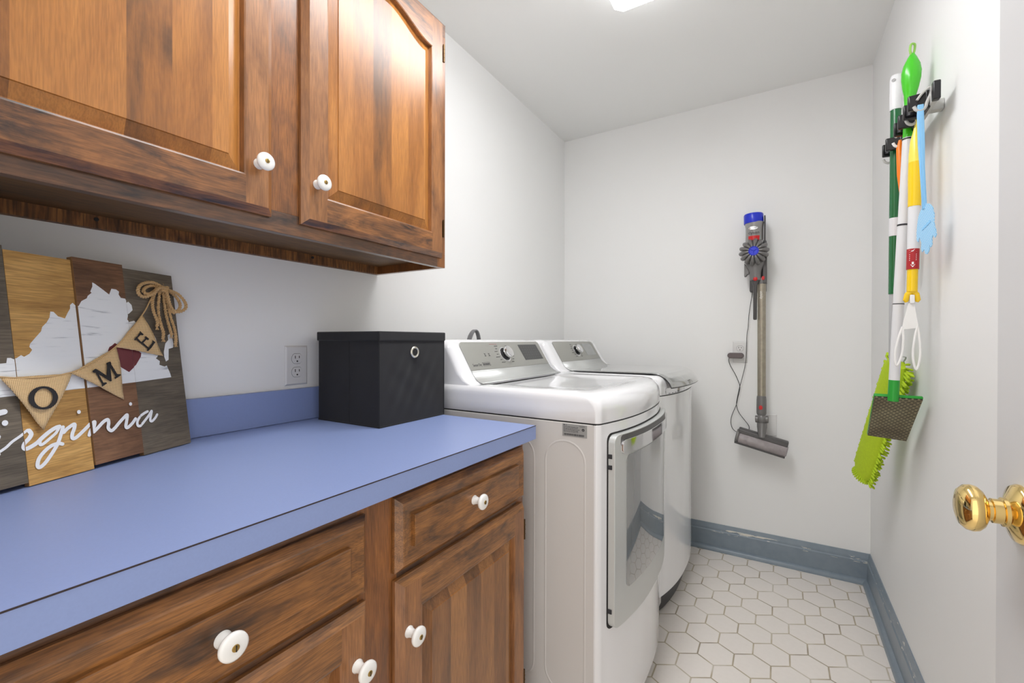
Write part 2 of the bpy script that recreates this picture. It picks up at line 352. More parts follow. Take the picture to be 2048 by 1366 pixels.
# ------------------------------------------------------------------ room
def struct(name, mb, mats, **k):
    o = obj(name, mb, mats, **k); o['kind'] = 'structure'; return o
T = .1
struct('floor', MB().box(-T, W_+T, -2.2, D_+T, -T, 0), M['floor'], smooth=False)
struct('ceiling', MB().box(-T, W_+T, -.12, D_+T, H_, H_+T), M['ceil'], smooth=False)
struct('wall_left', MB().box(-T, 0, -.12, D_+T, 0, H_), M['wall'], smooth=False)
struct('wall_back', MB().box(0, W_, D_, D_+T, 0, H_), M['wall'], smooth=False)
struct('wall_right', MB().box(W_, W_+T, -.12, D_+T, 0, H_), M['wall'], smooth=False)
wf = MB().box(0, .69, -.12, 0, 0, H_).box(1.497, W_, -.12, 0, 0, H_).box(.69, 1.497, -.12, 0, 2.06, H_)
struct('wall_front', wf, M['wall'], smooth=False)
def baseboard(name, p0, p1, inward, mat):
    prof = [(0, 0), (.032, 0), (.032, .006), (.0295, .0135), (.0245, .0195), (.018, .023), (.014, .024), (.014, .104), (.0105, .110), (.0105, .118), (.0085, .124), (.0035, .142), (0, .142)]
    v = Vector(inward); mb = MB()
    mb.loft([[Vector(p)+v*a+Vector((0, 0, b)) for a, b in prof] for p in (p0, p1)])
    return struct(name, mb, mat, ang=25)
baseboard('baseboard_back', (0, D_, 0), (W_, D_, 0), (0, -1, 0), M['base_b'])
baseboard('baseboard_right', (W_, .02, 0), (W_, D_, 0), (-1, 0, 0), M['base_r'])

# ------------------------------------------------------------------ entrance door, opened flat along the right wall
def door():
    xf = 1.455; ed = .832
    t = thing('door_1', None, None, (xf+.017, .07, 0)); t['kind'] = 'structure'
    d = MB().box(xf, xf+.035, .07, ed, .012, 2.035)
    obj('door_panel', d, M['doorp'], t, bevel=.002)
    k = thing('door_knob', None, None, (0, 0, 0)); 
    bpy.data.objects.remove(k)
    prof = [(.001, 0), (.0345, 0), (.035, .0025), (.032, .007), (.021, .011), (.0170, .013), (.0170, .0165), (.0145, .0175), (.0145, .0255), (.0118, .0262), (.0118, .0290), (.016, .0305),
            (.0230, .0340), (.0270, .0385), (.0280, .0432), (.0266, .0490), (.0215, .0540), (.012, .0568), (.001, .0576)]
    o = obj('door_knob', MB().lathe(prof, (xf, .760, .944), (-1, 0, 0), 48), M['brass'], t, ang=60)
    o['label'] = 'polished brass door knob'
    # lean of the door edge as hung
    for c in t.children: pass
door()

# ------------------------------------------------------------------ ceiling lamp
def ceiling_lamp():
    x0, x1, y0, y1 = .672, .930, .37, 1.59
    t = thing('ceiling_light', 'long white fluorescent ceiling light with a wraparound lens', 'ceiling light', ((x0+x1)/2, (y0+y1)/2, H_))
    b = MB().box(x0+.02, x1-.02, y0+.01, y1-.01, H_-.03, H_-.001)
    obj('lamp_housing', b, M['lampm'], t)
    prof = [(x0+.004, H_-.028), (x0, H_-.05), (x0+.012, H_-.078), (x0+.045, H_-.098), (x1-.045, H_-.098), (x1-.012, H_-.078), (x1, H_-.05), (x1-.004, H_-.028)]
    mb = MB().loft([[(x, y, z) for x, z in prof] for y in (y0, y1)])
    for i, f in enumerate(mb.f):
        zs = [mb.v[k][2] for k in f]; mb.m[i] = 0 if len(f) == 4 and max(zs) < H_-.07 else 1
    obj('lens', mb, [M['lens'], M['lens_side']], t, ang=50)
ceiling_lamp()

# ------------------------------------------------------------------ knobs, doors, drawers
_knob = None
def knob(parent, x, y, z, s=1.0):
    """mushroom porcelain knob on a face at x looking +x, with a brass screw"""
    global _knob
    off = Vector((x, y, z))-wm(parent).translation
    if _knob is None:
        mb = MB(); prof = [(.0105, 0), (.0105, .002), (.0085, .005), (.0075, .012), (.0085, .016), (.0135, .0195), (.0165, .022), (.0175, .0245), (.017, .0275), (.014, .0295), (.008, .0305), (.0045, .0306)]
        mb.lathe(prof, (0, 0, 0), (1, 0, 0), 32); mb.k = 1
        mb.lathe([(.001, .0295), (.0045, .0305), (.0043, .0315), (.0025, .0322), (.0005, .0324)], (0, 0, 0), (1, 0, 0), 16); mb.k = 2
        mb.box(.0318, .0327, -.0006, .0006, -.0038, .0038)
        _knob = mb.mesh('knob', [M['porc'], M['brass_screw'], M['slot']], ang=50)
    o = bpy.data.objects.new('knob', _knob); C.objects.link(o); o.parent = parent; o.location = off; o.scale = (s,)*3
    o['label'] = 'white porcelain knob with brass screw'
    return o
def ring_bevel(mb, x0, x1, y0, y1, z0, z1, b, mi=(0, 1)):
    """slab back rect at x0, front rect at x1 inset by b; side faces: mi[0] for y sides, mi[1] for z sides; no front face"""
    xm = x0+(x1-x0)*.35
    A = [(x0, y0, z0), (x0, y1, z0), (x0, y1, z1), (x0, y0, z1)]
    B = [(xm, y0, z0), (xm, y1, z0), (xm, y1, z1), (xm, y0, z1)]
    c = [(x1, y0+b, z0+b), (x1, y1-b, z0+b), (x1, y1-b, z1-b), (x1, y0+b, z1-b)]
    for a_, b_ in ((A, B), (B, c)):
        for i in range(4):
            j = (i+1) % 4; mb.k = mi[1] if i in (0, 2) else mi[0]
            mb.add([a_[i], a_[j], b_[j], b_[i]], [(0, 1, 2, 3)])
    mb.k = mi[0]; mb.add(A, [(3, 2, 1, 0)])
def panel_door(parent, x0, x1, y0, y1, z0, z1, sw, rb, rt, mats, arch=0, kn=None, ch=.013, pw=.031, hing=None, hside=1):
    """frame-and-panel door; sw stile width, rb/rt bottom/top rail on the front face; arch: crown height"""
    mb = MB(); b = ch
    ring_bevel(mb, x0, x1, y0, y1, z0, z1, b, (0, 1))
    ya, yb, za, zb = y0+b, y1-b, z0+b, z1-b
    yi, yj, zi, zj = ya+sw, yb-sw, za+rb, zb-rt
    N = 28
    def top(t, k=1.0):           # arch height along the opening, 0 at the shoulders
        u = abs(2*t-1)
        if not arch: return 0
        if u > .94: return 0
        return arch*(.5+.5*cos(pi*(u/.94)))**.85
    # stiles
    mb.k = 0
    mb.add([(x1, ya, za), (x1, yi, za), (x1, yi, zb), (x1, ya, zb)], [(0, 1, 2, 3)])
    mb.add([(x1, yj, za), (x1, yb, za), (x1, yb, zb), (x1, yj, zb)], [(0, 1, 2, 3)])
    mb.k = 1
    mb.add([(x1, yi, za), (x1, yj, za), (x1, yj, zi), (x1, yi, zi)], [(0, 1, 2, 3)])
    def loop(ins, x, dz=0):      # opening outline inset by ins
        A_ = yi+ins; B_ = yj-ins
        L = [(x, A_, zi+ins), (x, B_, zi+ins)]
        for k in range(N+1):
            t = 1-k/N; L.append((x, A_+(B_-A_)*t, zj-ins+top(t)))
        return L
    lo = loop(0, x1)
    tp = lo[2:]
    for k in range(N):
        a, c = tp[k], tp[k+1]; mb.add([a, (x1, a[1], zb), (x1, c[1], zb), c], [(0, 1, 2, 3)])
    d1 = x1-.012
    loops = [loop(0, x1), loop(.003, x1-.001), loop(.006, d1), loop(.0085, d1), loop(pw-.001, x1-.0035), loop(pw, x1-.001)]
    n = len(lo)
    for q in range(len(loops)-1):
        for i in range(n):
            j = (i+1) % n
            vert = i == 1 or i == n-1
            mb.k = (0 if vert else 1) if q < 2 else 2
            mb.add([loops[q][i], loops[q][j], loops[q+1][j], loops[q+1][i]], [(0, 1, 2, 3)])
    mb.k = 2; F = loops[-1]; n0 = len(mb.v)
    # field: columns under the arch
    bot = F[0], F[1]; tf = F[2:]
    for k in range(N):
        a, c = tf[k], tf[k+1]; mb.add([(a[0], a[1], bot[0][2]), a, c, (c[0], c[1], bot[0][2])], [(0, 1, 2, 3)])
    o = obj('door', mb, mats, parent, ang=20, fix=True)
    if kn: knob(o, x1, kn[0], kn[1])
    if hing:
        for zc in hing:
            hy = y1+.001 if hside > 0 else y0-.001
            h = MB().tube([(x1-.008, hy+.002*hside, zc-.027), (x1-.008, hy+.002*hside, zc+.027)], .0032, 8)
            h.box(x0+.0005, x1-.009, min(hy, hy+.0035*hside), max(hy, hy+.0035*hside), zc-.024, zc+.024)
            for q in (-.012, .0, .012): h.tube([(x1-.008, hy+.002*hside, zc+q-.0008), (x1-.008, hy+.002*hside, zc+q+.0008)], .0038, 8)
            obj('hinge', h, M['hinge'], o)
    return o
def drawer_front(parent, x0, x1, y0, y1, z0, z1, kn):
    mb = MB(); b = .011
    ring_bevel(mb, x0, x1-.003, y0, y1, z0, z1, b, (0, 0)); mb.k = 0
    def R(i, x): return [(x, y0+b+i, z0+b+i), (x, y1-b-i, z0+b+i), (x, y1-b-i, z1-b-i), (x, y0+b+i, z1-b-i)]
    L = [R(0, x1-.003), R(.002, x1-.0015), R(.028, x1-.0075), R(.0284, x1-.0005), R(.030, x1+.0005)]
    mb.loft(L, cap0=False, cap1=True)
    o = obj('drawer', mb, [M['drawer']], parent, ang=20)
    knob(o, x1, *kn); return o

# ------------------------------------------------------------------ upper cabinet
def upper_cabinet():
    X, y0, y1, z0, z1 = .305, .012, 1.082, 1.375, 2.137
    t = thing('upper_cabinet', 'brown stained wooden wall cabinet with arched panel doors above the blue counter', 'cabinet', (0, (y0+y1)/2, z0))
    b = MB()
    b.k = 0; b.box(.001, X-.019, y0, y0+.016, z0, z1).box(.001, X-.019, y1-.016, y1, z0, z1).box(.001, X-.019, y0+.016, y1-.016, z1-.016, z1)
    obj('carcass', b, [M['frame']], t, bevel=.0008)
    obj('cabinet_bottom', MB().box(.02, X-.019, y0+.016, y1-.016, z0+.026, z0+.038), M['soffit'], t)
    obj('hanging_strip', MB().box(.001, .02, y0+.016, y1-.016, z0, z0+.055), M['under'], t, bevel=.0008)
    f = MB(); xa = X-.019
    f.k = 0
    for a, c in ((y0, .064), (.514, .594), (1.040, y1)): f.box(xa, X, a, c, z0+.044, z1-.04)
    f.k = 1; f.box(xa, X, y0, y1-.036, z0, z0+.044).box(xa, X, y0, y1, z1-.04, z1)
    f.k = 0; f.box(xa, X, y1-.036, y1, z0, z0+.044)
    obj('face_frame', f, [M['frame'], M['frame_h']], t, bevel=.0006)
    mats = [M['stile'], M['rail'], M['panel']]
    for a, c, kn, hs in ((.052, .5215, (.489, 1.497), -1), (.587, 1.058, (.6185, 1.495), 1)):
        panel_door(t, X+.001, .325, a, c, 1.402, 2.125, .044, .053, .090, mats, arch=.045, kn=kn, hing=(1.493, 2.035), hside=hs)
    # screw heads in the hanging strip
    for yy in (.33, .816):
        obj('screw', MB().lathe([(.004, 0), (.004, .0015), (.001, .002)], (.0201, yy, z0+.018), (1, 0, 0), 12), M['slot'], t)
upper_cabinet()

# ------------------------------------------------------------------ base cabinet and counter
def base_cabinet():
    X, y0, y1, zt = .601, .012, 1.061, .8755
    t = thing('base_cabinet', 'brown stained wooden base cabinet with drawers under the blue counter', 'cabinet', (.3, (y0+y1)/2, 0))
    b = MB().box(.002, X-.019, y0, y0+.016, .0, zt).box(.002, X-.019, y1-.016, y1, 0, zt).box(.002, X-.019, y0+.016, y1-.016, .10, .115).box(.002, .012, y0+.016, y1-.016, .115, zt)
    obj('carcass', b, M['frame'], t)
    obj('toe_kick', MB().box(X-.085, X-.07, y0+.016, y1-.016, 0, .10), M['frame_h'], t)
    f = MB(); xa = X-.019
    for a, c in ((y0, .064), (.500, .590), (1.026, y1)): f.box(xa, X, a, c, .10, zt)
    f.k = 1
    for a, c in ((.835, zt), (.70, .73), (.10, .135)):
        f.box(xa, X, .064, .500, a, c).box(xa, X, .590, 1.026, a, c)
    obj('face_frame', f, [M['frame'], M['frame_h']], t, bevel=.0006)
    drawer_front(t, X+.001, .6215, .048, .5115, .7195, .8535, (.2805, .779))
    drawer_front(t, X+.001, .6215, .5785, 1.046, .7195, .8585, (.806, .789))
    mats = [M['stile'], M['drawer'], M['panel_low']]
    panel_door(t, X+.001, .6215, .048, .5115, .125, .7065, .044, .053, .053, mats, kn=(.484, .617), hing=(.22, .60), hside=-1)
    panel_door(t, X+.001, .6215, .5785, 1.046, .125, .7065, .044, .053, .053, mats, kn=(.6015, .607), hing=(.22, .632), hside=1)
base_cabinet()
def countertop():
    t = thing('countertop', 'blue laminate countertop running along the left wall', 'countertop', (.317, .55, .876))
    b = MB().box(.002, .6348, .004, 1.0755, .8765, .9128)
    obj('counter_slab', b, M['lami'], t, bevel=.0004)
    obj('laminate_sheet', MB().box(.0195, .6342, .0045, 1.0745, .9129, .914), M['lami'], t)
    s = MB().box(.6343, .6353, .004, 1.0758, .9125, .9142)
    obj('edge_seam', s, M['lami_seam'], t)
    obj('backsplash', MB().box(.002, .019, .004, 1.0755, .9145, 1.007), M['lami'], t, bevel=.0006)
countertop()

# ------------------------------------------------------------------ storage box
def storage_box():
    x0, x1, y0, y1, z0, z1 = .046, .308, .813, 1.080, .9145, 1.172
    t = thing('storage_box', 'black fabric storage cube with a lid and metal eyelet on the blue counter', 'storage box', ((x0+x1)/2, (y0+y1)/2, z0))
    mb = MB(); zt = 1.150; n = 14
    rnd = random.Random(4)
    def wob(a, b): return .0022*sin(7*a+3*b)*sin(5*b+1)+.0012*sin(17*a-9*b)
    X0, X1, Y0, Y1 = x0+.004, x1-.003, y0+.003, y1-.003
    mb.grid(lambda u, v: (X1+(wob(u*2, v*2)+.004*sin(pi*u)*sin(pi*v)*(-.5)+.004*max(0, sin(4*(u+v)-1.2))*(1-v)*u)*sin(pi*min(1, u*1.02))*sin(pi*min(1, v)), Y0+(Y1-Y0)*u, z0+(zt-z0)*v), n*2, n*2)
    mb.grid(lambda u, v: (X1+(X0-X1)*u, Y1+.002*sin(pi*u)*sin(pi*v), z0+(zt-z0)*v), n, n)
    mb.grid(lambda u, v: (X0, Y1+(Y0-Y1)*u, z0+(zt-z0)*v), n, n)
    mb.grid(lambda u, v: (X0+(X1-X0)*u, Y0+wob(u*2+1, v*2)*.5*sin(pi*u)*sin(pi*v), z0+(zt-z0)*v), n, n)
    mb.add([(X0, Y0, z0), (X1, Y0, z0), (X1, Y1, z0), (X0, Y1, z0)], [(0, 3, 2, 1)])
    # seam lines and the hem
    mb.box(X0-.0006, X1+.0012, Y0-.0010, Y1+.0012, z0, z0+.004)
    mb.tube([(X0+.135, Y0-.0003, z0+.003), (X0+.135, Y0-.0003, zt)], .0009, 6)
    mb.tube([(X1, Y0, z0), (X1, Y0, zt)], .0018, 6); mb.tube([(X1, Y1, z0), (X1, Y1, zt)], .0018, 6)
    obj('box_body', mb, M['fabric'], t, ang=50, fix=False)
    l = MB().box(x0-.001, x1+.001, y0-.001, y1+.001, 1.146, 1.172)
    obj('box_lid', l, M['fabric'], t, bevel=.003, seg=3)
    g = MB(); gy, gz = .947, 1.1135
    prof = [(.0105, 0), (.0105, .002), (.0125, .0034), (.0150, .0030), (.0168, .0012), (.0170, 0)]
    g.loft([[Vector((X1+.0005+h, gy+r*cos(a*2*pi/32), gz+r*sin(a*2*pi/32))) for a in range(32)] for r, h in prof], False, False)
    obj('eyelet', g, M['grom'], t)['label'] = 'nickel ring eyelet'
    obj('eyelet_hole', MB().lathe([(.0105, 0), (.0105, .0012), (.0005, .0012)], (X1+.0004, gy, gz), (1, 0, 0), 32), M['seam'], t)
storage_box()

# ------------------------------------------------------------------ power outlets
def outlet(name, label, ctr, nrm, up=(0, 0, 1), blank=False):
    n = Vector(nrm); u = Vector(up); r = u.cross(n); c = Vector(ctr)
    t = thing(name, label, 'outlet' if not blank else 'wall plate', ctr, None if blank else 'double wall outlets')
    def pt(a, b, d): return c+r*a+u*b+n*d
    mb = MB(); w, h = .035, .057
    loops = [[pt(sx*(w-i), sy*(h-i), d) for sx, sy in ((-1, -1), (1, -1), (1, 1), (-1, 1))] for i, d in ((0, .0006), (0, .002), (.0045, .0058))]
    mb.loft(loops); obj('cover_plate', mb, M['plate'], t, bevel=.0006)
    if blank: return t
    for s in (-1, 1):
        b = s*.0195
        def oc(R, d, hh=.0145):
            out = []
            for i in range(40):
                a = 2*pi*i/40; x = R*cos(a); y = R*sin(a); y = max(-hh, min(hh, y)); out.append(pt(x, b+y, d))
            return out
        k = MB(); k.loft([oc(.0172, .0059, .0148), oc(.0172, .0061, .0148)]); obj('socket_gap', k, M['slot'], t)
        k = MB(); k.loft([oc(.0165, .006, .0140), oc(.0165, .0072, .0140), oc(.0160, .0076, .0136)]); so = obj('socket', k, M['plate'], t)
        q = MB()
        for a_, hh in ((-.0062, .0042), (.0062, .0035)):
            q.prism([pt(a_-.0011, b+.0045-hh, .0074), pt(a_+.0011, b+.0045-hh, .0074), pt(a_+.0011, b+.0045+hh, .0074), pt(a_-.0011, b+.0045+hh, .0074)], n*.0005)
        q.prism([pt(.0024*cos(x), b-.0075+.0024*sin(x), .0074) for x in [i*2*pi/16 for i in range(16)]], n*.0005)
        obj('socket_slots', q, M['slot'], so, smooth=False)
    q = MB().lathe([(.003, .0055), (.003, .0064), (.001, .0068)], c, n, 16); obj('screw', q, M['plate'], t)
    return t
outlet('wall_outlet', 'white double wall outlet on the left wall above the blue backsplash', (.0, .7756, 1.0742), (1, 0, 0))
outlet('wall_outlet', 'white double wall outlet on the back wall behind the grey adapter', (1.028, D_, 1.0865), (0, -1, 0))
outlet('wall_plate', 'blank white wall plate on the back wall behind the vacuum floor head', (1.164, D_, .711), (0, -1, 0), blank=True)

# ------------------------------------------------------------------ sign leaning behind the counter
def sign():
    P0 = Vector((.0689, .4781, .9158)); h = Vector((-.40833, .91283, 0)); up = Vector((-.119149, -.053298, .991445)); n = h.cross(up)
    R = Matrix((h, -n, up)).transposed().to_4x4()
    t = thing('wood_sign', 'stained plank sign with a painted white state outline and burlap letter banner', 'sign', P0, mat=R)
    mm = .001
    planks = [(-.495, -.4035, .006, .0, 'p_brown'), (-.4025, -.3035, .006, .0, 'p_grey'), (-.302, -.2048, .0, -.0015, 'p_amber'), (-.2038, -.1127, .006, .0015, 'p_brown'), (-.1117, 0, .0, .0, 'p_grey')]
    STATE = [(-470,148),(-462,158),(-440,166),(-425,172),(-408,170),(-392,178),(-372,182),(-352,190),(-336,192),(-322.1,197.2),(-314.5,197.7),(-312.8,205.8),(-308.3,205.6),(-304.7,203.3),(-301.2,204.8),(-299.7,205.2),(-293.5,209.8),(-289.8,206.9),(-282.3,211.5),(-277.9,217.9),(-281.2,222.9),(-279.7,228.2),(-271.7,238.0),(-262.4,249.2),(-260.1,256.7),(-252.9,264.5),(-247.7,273.5),(-245.6,283.8),(-240.8,283.5),(-234.8,276.1),(-224.4,272.7),(-219.3,282.8),(-214.4,291.0),(-213.7,297.7),(-209.1,302.1),(-205.9,298.3),(-202.5,295.9),(-196.6,305.8),(-186.6,312.1),(-184.9,316.4),(-177.2,323.4),(-179.3,325.3),(-174.6,335.5),(-174.0,343.3),(-170.0,341.7),(-159.0,333.8),(-145.2,323.2),(-139.7,335.3),(-130.5,334.9),(-125.2,331.1),(-126.6,325.0),(-123.0,318.7),(-114.3,318.0),(-111.5,310.1),(-107.4,312.7),(-101.3,306.4),(-100.3,295.8),(-108.0,288.6),(-112.1,286.1),(-115.1,275.5),(-111.7,270.4),(-99.8,273.9),(-97.8,271.7),(-79.8,262.2),(-61.8,248.5),(-56.4,237.4),(-54.4,226.3),(-49.4,211.9),(-58.2,197.1),(-61.8,194.9),(-53.3,188.2),(-55.2,180.4),(-43.6,175.7),(-38.1,177.8),(-32.1,160.4),(-30.4,151.5),(-111.0,148.2),(-236.8,145.9),(-326.6,145.2)]
    SHORE = [(-27.1,234.2),(-27.6,244.0),(-20.4,249.0),(-13.6,246.6),(-16.4,237.7),(-15.5,225.8),(-17.5,216.9),(-28.6,214.2),(-31.9,190.4),(-38.7,186.7),(-41.7,197.3),(-41.1,208.5),(-35.3,226.1)]
    HEART = [(-160.2,213.3),(-156.6,220.3),(-151.5,223.1),(-145.4,228.0),(-140.2,224.3),(-135.0,219.9),(-123.6,220.2),(-103.1,215.3),(-93.0,206.9),(-94.7,199.4),(-106.7,183.4),(-124.2,169.4),(-138.3,179.5),(-152.0,194.6)]
    K = [[(-334,63.6),(-326.5,68.0),(-318.7,74.7),(-308.6,80.7),(-299.7,86.7),(-296.4,88.9)],
         [(-294.9,87.6),(-292.4,81.4),(-296.2,74.7),(-302.9,68.7),(-305.0,62.7),(-302.3,59.6),(-296.0,60.8),(-286.0,65.7),(-279.0,71.7),(-267.4,80.0),(-257.6,84.9),(-252.3,85.8)],
         [(-252.4,84.8),(-258.4,76.1),(-268.5,68.4),(-278.3,61.9),(-282.3,61.9),(-281.8,67.6)],
         [(-247.2,83.8),(-252.0,70.7),(-256.6,59.8),(-260.8,52.8),(-270.6,39.6),(-279.8,29.5),(-286.7,25.7),(-289.0,30.2),(-286.1,39.9),(-277.9,49.3),(-267.2,56.3),(-256.8,57.8),(-250.9,55.4)],
         [(-247.2,74.7),(-240.4,80.4),(-229.8,85.5),(-230.5,78.4),(-234.7,69.0),(-235.0,61.9),(-229.5,61.7),(-217.2,70.5),(-208.8,77.2),(-204.6,80.6),(-199.0,83.6),(-200.6,75.9),(-206.1,66.6),(-208.1,61.4)],
         [(-202.5,65.8),(-194.2,72.2),(-184.0,80.8),(-175.9,83.4),(-175.0,76.6),(-176.8,67.8),(-171.9,61.8),(-165.0,65.4),(-155.8,73.8),(-146.5,81.4),(-139.0,86.1),(-141.2,75.3),(-144.1,64.7),(-141.1,61.5),(-131.6,67.4),(-123.5,75.6)],
         [(-95.4,85.9),(-104.3,82.9),(-115.2,76.7),(-120.8,68.0),(-119.9,60.8),(-113.5,60.4),(-105.3,66.9),(-94.6,76.7),(-86.8,85.4),(-90.0,75.0),(-92.0,67.1),(-88.4,64.6),(-80.9,69.7),(-75.6,76.2)],
         [(-338,60),(-343,66),(-338,80),(-335.5,86)],
         [(-400,118),(-396,80),(-388,62),(-372,90),(-352,114),(-338,120),(-325,122.5)]]
    WD = [2.0, 3.2, 2.3, 2.9, 3.0, 3.1, 2.6, 3.2, 4.2]
    DOTS = [(-325.7,105.3,3.9), (-221.0,105.5,3.1), (-130.3,106.2,3.1)]
    def clip(poly, a, b):
        for s, lim in ((1, a), (-1, b)):
            out = []; n_ = len(poly)
            for i in range(n_):
                p, q = poly[i], poly[(i+1) % n_]; dp = s*(p[0]-lim); dq = s*(q[0]-lim)
                if dp >= 0: out.append(p)
                if dp*dq < 0: f = dp/(dp-dq); out.append((p[0]+(q[0]-p[0])*f, p[1]+(q[1]-p[1])*f))
            poly = out
            if len(poly) < 3: return None
        return poly
    polys = []                                          # convex bits of the lettering
    for k, wd in zip(K, WD):
        c = cat([(a, b, 0) for a, b in k], 5)
        for i in range(len(c)):
            polys.append([(c[i].x+wd*cos(q*pi/5), c[i].y+wd*sin(q*pi/5)) for q in range(10)])
            if i+1 < len(c):
                d = (c[i+1]-c[i]); d.normalize(); e = Vector((-d.y, d.x, 0))*wd
                polys.append([(c[i].x+e.x, c[i].y+e.y), (c[i].x-e.x, c[i].y-e.y), (c[i+1].x-e.x, c[i+1].y-e.y), (c[i+1].x+e.x, c[i+1].y+e.y)])
    for x, y, r in DOTS: polys.append([(x+r*cos(q*pi/12), y+r*1.12*sin(q*pi/12)) for q in range(24)])
    for (a, b, z, off, mat) in planks:
        mb = MB(); y0 = -off; y1 = .010
        mb.add([(a, y0, z), (b, y0, z), (b, y0, z+.381), (a, y0, z+.381)], [(0, 1, 2, 3)]); mb.k = 1
        mb.add([(a, y0, z), (b, y0, z), (b, y0, z+.381), (a, y0, z+.381), (a, y1, z), (b, y1, z), (b, y1, z+.381), (a, y1, z+.381)], [(0, 4, 5, 1), (1, 5, 6, 2), (2, 6, 7, 3), (3, 7, 4, 0), (4, 7, 6, 5)])
        p = obj('plank', mb, [M[mat], M['p_edge']], t, local=True, smooth=False, fix=True)
        p['label'] = {'p_grey': 'weathered grey plank', 'p_amber': 'amber plank', 'p_brown': 'dark brown plank'}[mat]
        A, B = a*1000+.3, b*1000-.3
        def flat(name, pl, m, d):
            mb = MB()
            for i, q in enumerate(pl):
                c = clip(q, A, B)
                if c: mb.add([(x*mm, y0-d-i*2e-6, y*mm) for x, y in c], [tuple(range(len(c)))])
            if mb.f:
                bm = bmesh.new(); me = mb.mesh(name, m, None, False, fix=False); bm.from_mesh(me)
                bmesh.ops.triangulate(bm, faces=bm.faces); bm.to_mesh(me); bm.free()
                o = bpy.data.objects.new(name, me); C.objects.link(o); o.parent = p; return o
        flat('painted_state_outline', [STATE, SHORE], M['state'], .0003)
        flat('painted_heart', [HEART], M['heart'], .0006)
        flat('painted_script', polys, M['wpaint'], .0006)
    for z in (.06, .30): obj('back_batten', MB().box(-.47, -.025, .0102, .018, z, z+.03), M['p_edge'], t, local=True)
    # banner
    CS, CN, CT = -902., 869., 122.
    def pj(a, b, d):
        d *= -1000; return a+d*(CS-a)/CN, b+d*(CT-b)/CN
    def pen(pts, bow=.0025, y=-.005):
        pts = [pj(a, b, y) for a, b in pts]; A, B, Cc = [Vector((a*mm, y, b*mm)) for a, b in pts]; mb = MB(); n_ = 14; vs = []; idx = {}
        rnd = random.Random(int(pts[0][0]))
        for i in range(n_+1):
            for j in range(n_+1-i):
                u, v = i/n_, j/n_; p = A*(1-u-v)+B*u+Cc*v; e = min(u, v, 1-u-v)
                idx[(i, j)] = len(vs); p = p+Vector((rnd.uniform(-.0003, .0003), -bow*sin(pi*min(1, v*1.3))-.0008*sin(9*u+5*v), rnd.uniform(-.0003, .0003))); vs.append(p)
        fs = []
        for i in range(n_):
            for j in range(n_-i):
                fs.append((idx[i, j], idx[i+1, j], idx[i, j+1]))
                if i+j < n_-1: fs.append((idx[i+1, j], idx[i+1, j+1], idx[i, j+1]))
        mb.add(vs, fs); o = obj('pennant', mb, M['burlap'], t, local=True)
        s = o.modifiers.new('sol', 'SOLIDIFY'); s.thickness = .0012; s.offset = 0
        return o
    O = pen([(-324.1, 175.0), (-224.6, 174.6), (-275.2, 84.0)]); Mp = pen([(-225.7, 174.8), (-142.8, 220.1), (-138.5, 116.6)]); E = pen([(-143.5, 220.1), (-80.9, 286.1), (-43.2, 198.9)]); Hp = pen([(-420, 214), (-325.5, 174.5), (-392, 108)])
    def letter(par, polyl, y=-.0098):
        mb = MB()
        for pl in polyl: mb.prism([(a*mm, y, b*mm) for a, b in [pj(*q, y) for q in pl]], (0, -.0003, 0))
        obj('letter', mb, M['blackpaint'], par, local=True, smooth=False)
    ring = MB(); cx, cz = -270.6, 137.2; NN = 40
    oo = []; ii = []
    for k in range(NN):
        a = 2*pi*k/NN; r0 = (20.8, 19.4); r1 = (12.9, 15.6); ca, sa = cos(a), sin(a); th = radians(-8)
        def rot(x, z): return (cx+x*cos(th)-z*sin(th), cz+x*sin(th)+z*cos(th))
        oo.append(rot(r0[0]*ca, r0[1]*sa)); ii.append(rot(r1[0]*ca, r1[1]*sa))
    letter(O, [[oo[k], oo[(k+1) % NN], ii[(k+1) % NN], ii[k]] for k in range(NN)])
    letter(Mp, [[(-190.4,176.1),(-184.9,180.4),(-180.6,178.1),(-166.2,165.9),(-163.3,185.3),(-164.2,189.6),(-157.0,192.7),(-154.7,189.0),(-155.6,187.7),(-146.1,167.1),(-139.8,166.6),(-139.3,164.4),(-151.3,158.2),(-152.4,161.2),(-149.5,162.3),(-157.7,180.7),(-157.9,154.6),(-160.7,154.2),(-180.7,171.2),(-173.6,153.3),(-168.9,153.6),(-167.1,151.3),(-176.4,146.0),(-177.3,148.9),(-175.9,150.1),(-185.1,172.9),(-188.9,173.2)]])
    letter(E, [[(-89.7,252.7),(-82.6,245.9),(-85.3,243.6),(-89.1,245.1),(-97.0,238.2),(-89.4,229.8),(-79.6,237.4),(-80.9,240.5),(-78.2,242.1),(-71.6,236.7),(-74.4,233.5),(-77.5,235.1),(-85.6,228.2),(-76.3,218.8),(-73.8,218.8),(-64.2,229.6),(-65.2,234.3),(-58.3,229.5),(-69.1,217.1),(-77.3,210.3),(-79.6,211.9),(-77.4,215.7),(-100.5,235.1),(-103.0,232.9),(-104.3,235.1),(-99.0,241.2),(-97.4,241.2),(-91.0,248.9)]])
    hb = [(-398,182,-394,146)]
    letter(Hp, [[(-393,180),(-387,178),(-393,144),(-399,146)], [(-367,169),(-361,167),(-367,133),(-373,135)], [(-393,164),(-366,153),(-367,149),(-394,160)]])
    tw = MB(); br = [(-.425, -.006, .217), (-.324, -.006, .1765), (-.2246, -.006, .1765), (-.1432, -.006, .2205), (-.0809, -.006, .2865), (-.0542, -.005, .3264), (-.0323, -.008, .3519)]
    tw.tube(cat([(pj(a*1000, c*1000, b)[0]*mm, b, pj(a*1000, c*1000, b)[1]*mm) for a, b, c in br], 5), .0013, 8)
    obj('banner_cord', tw, M['twine'], t, local=True)
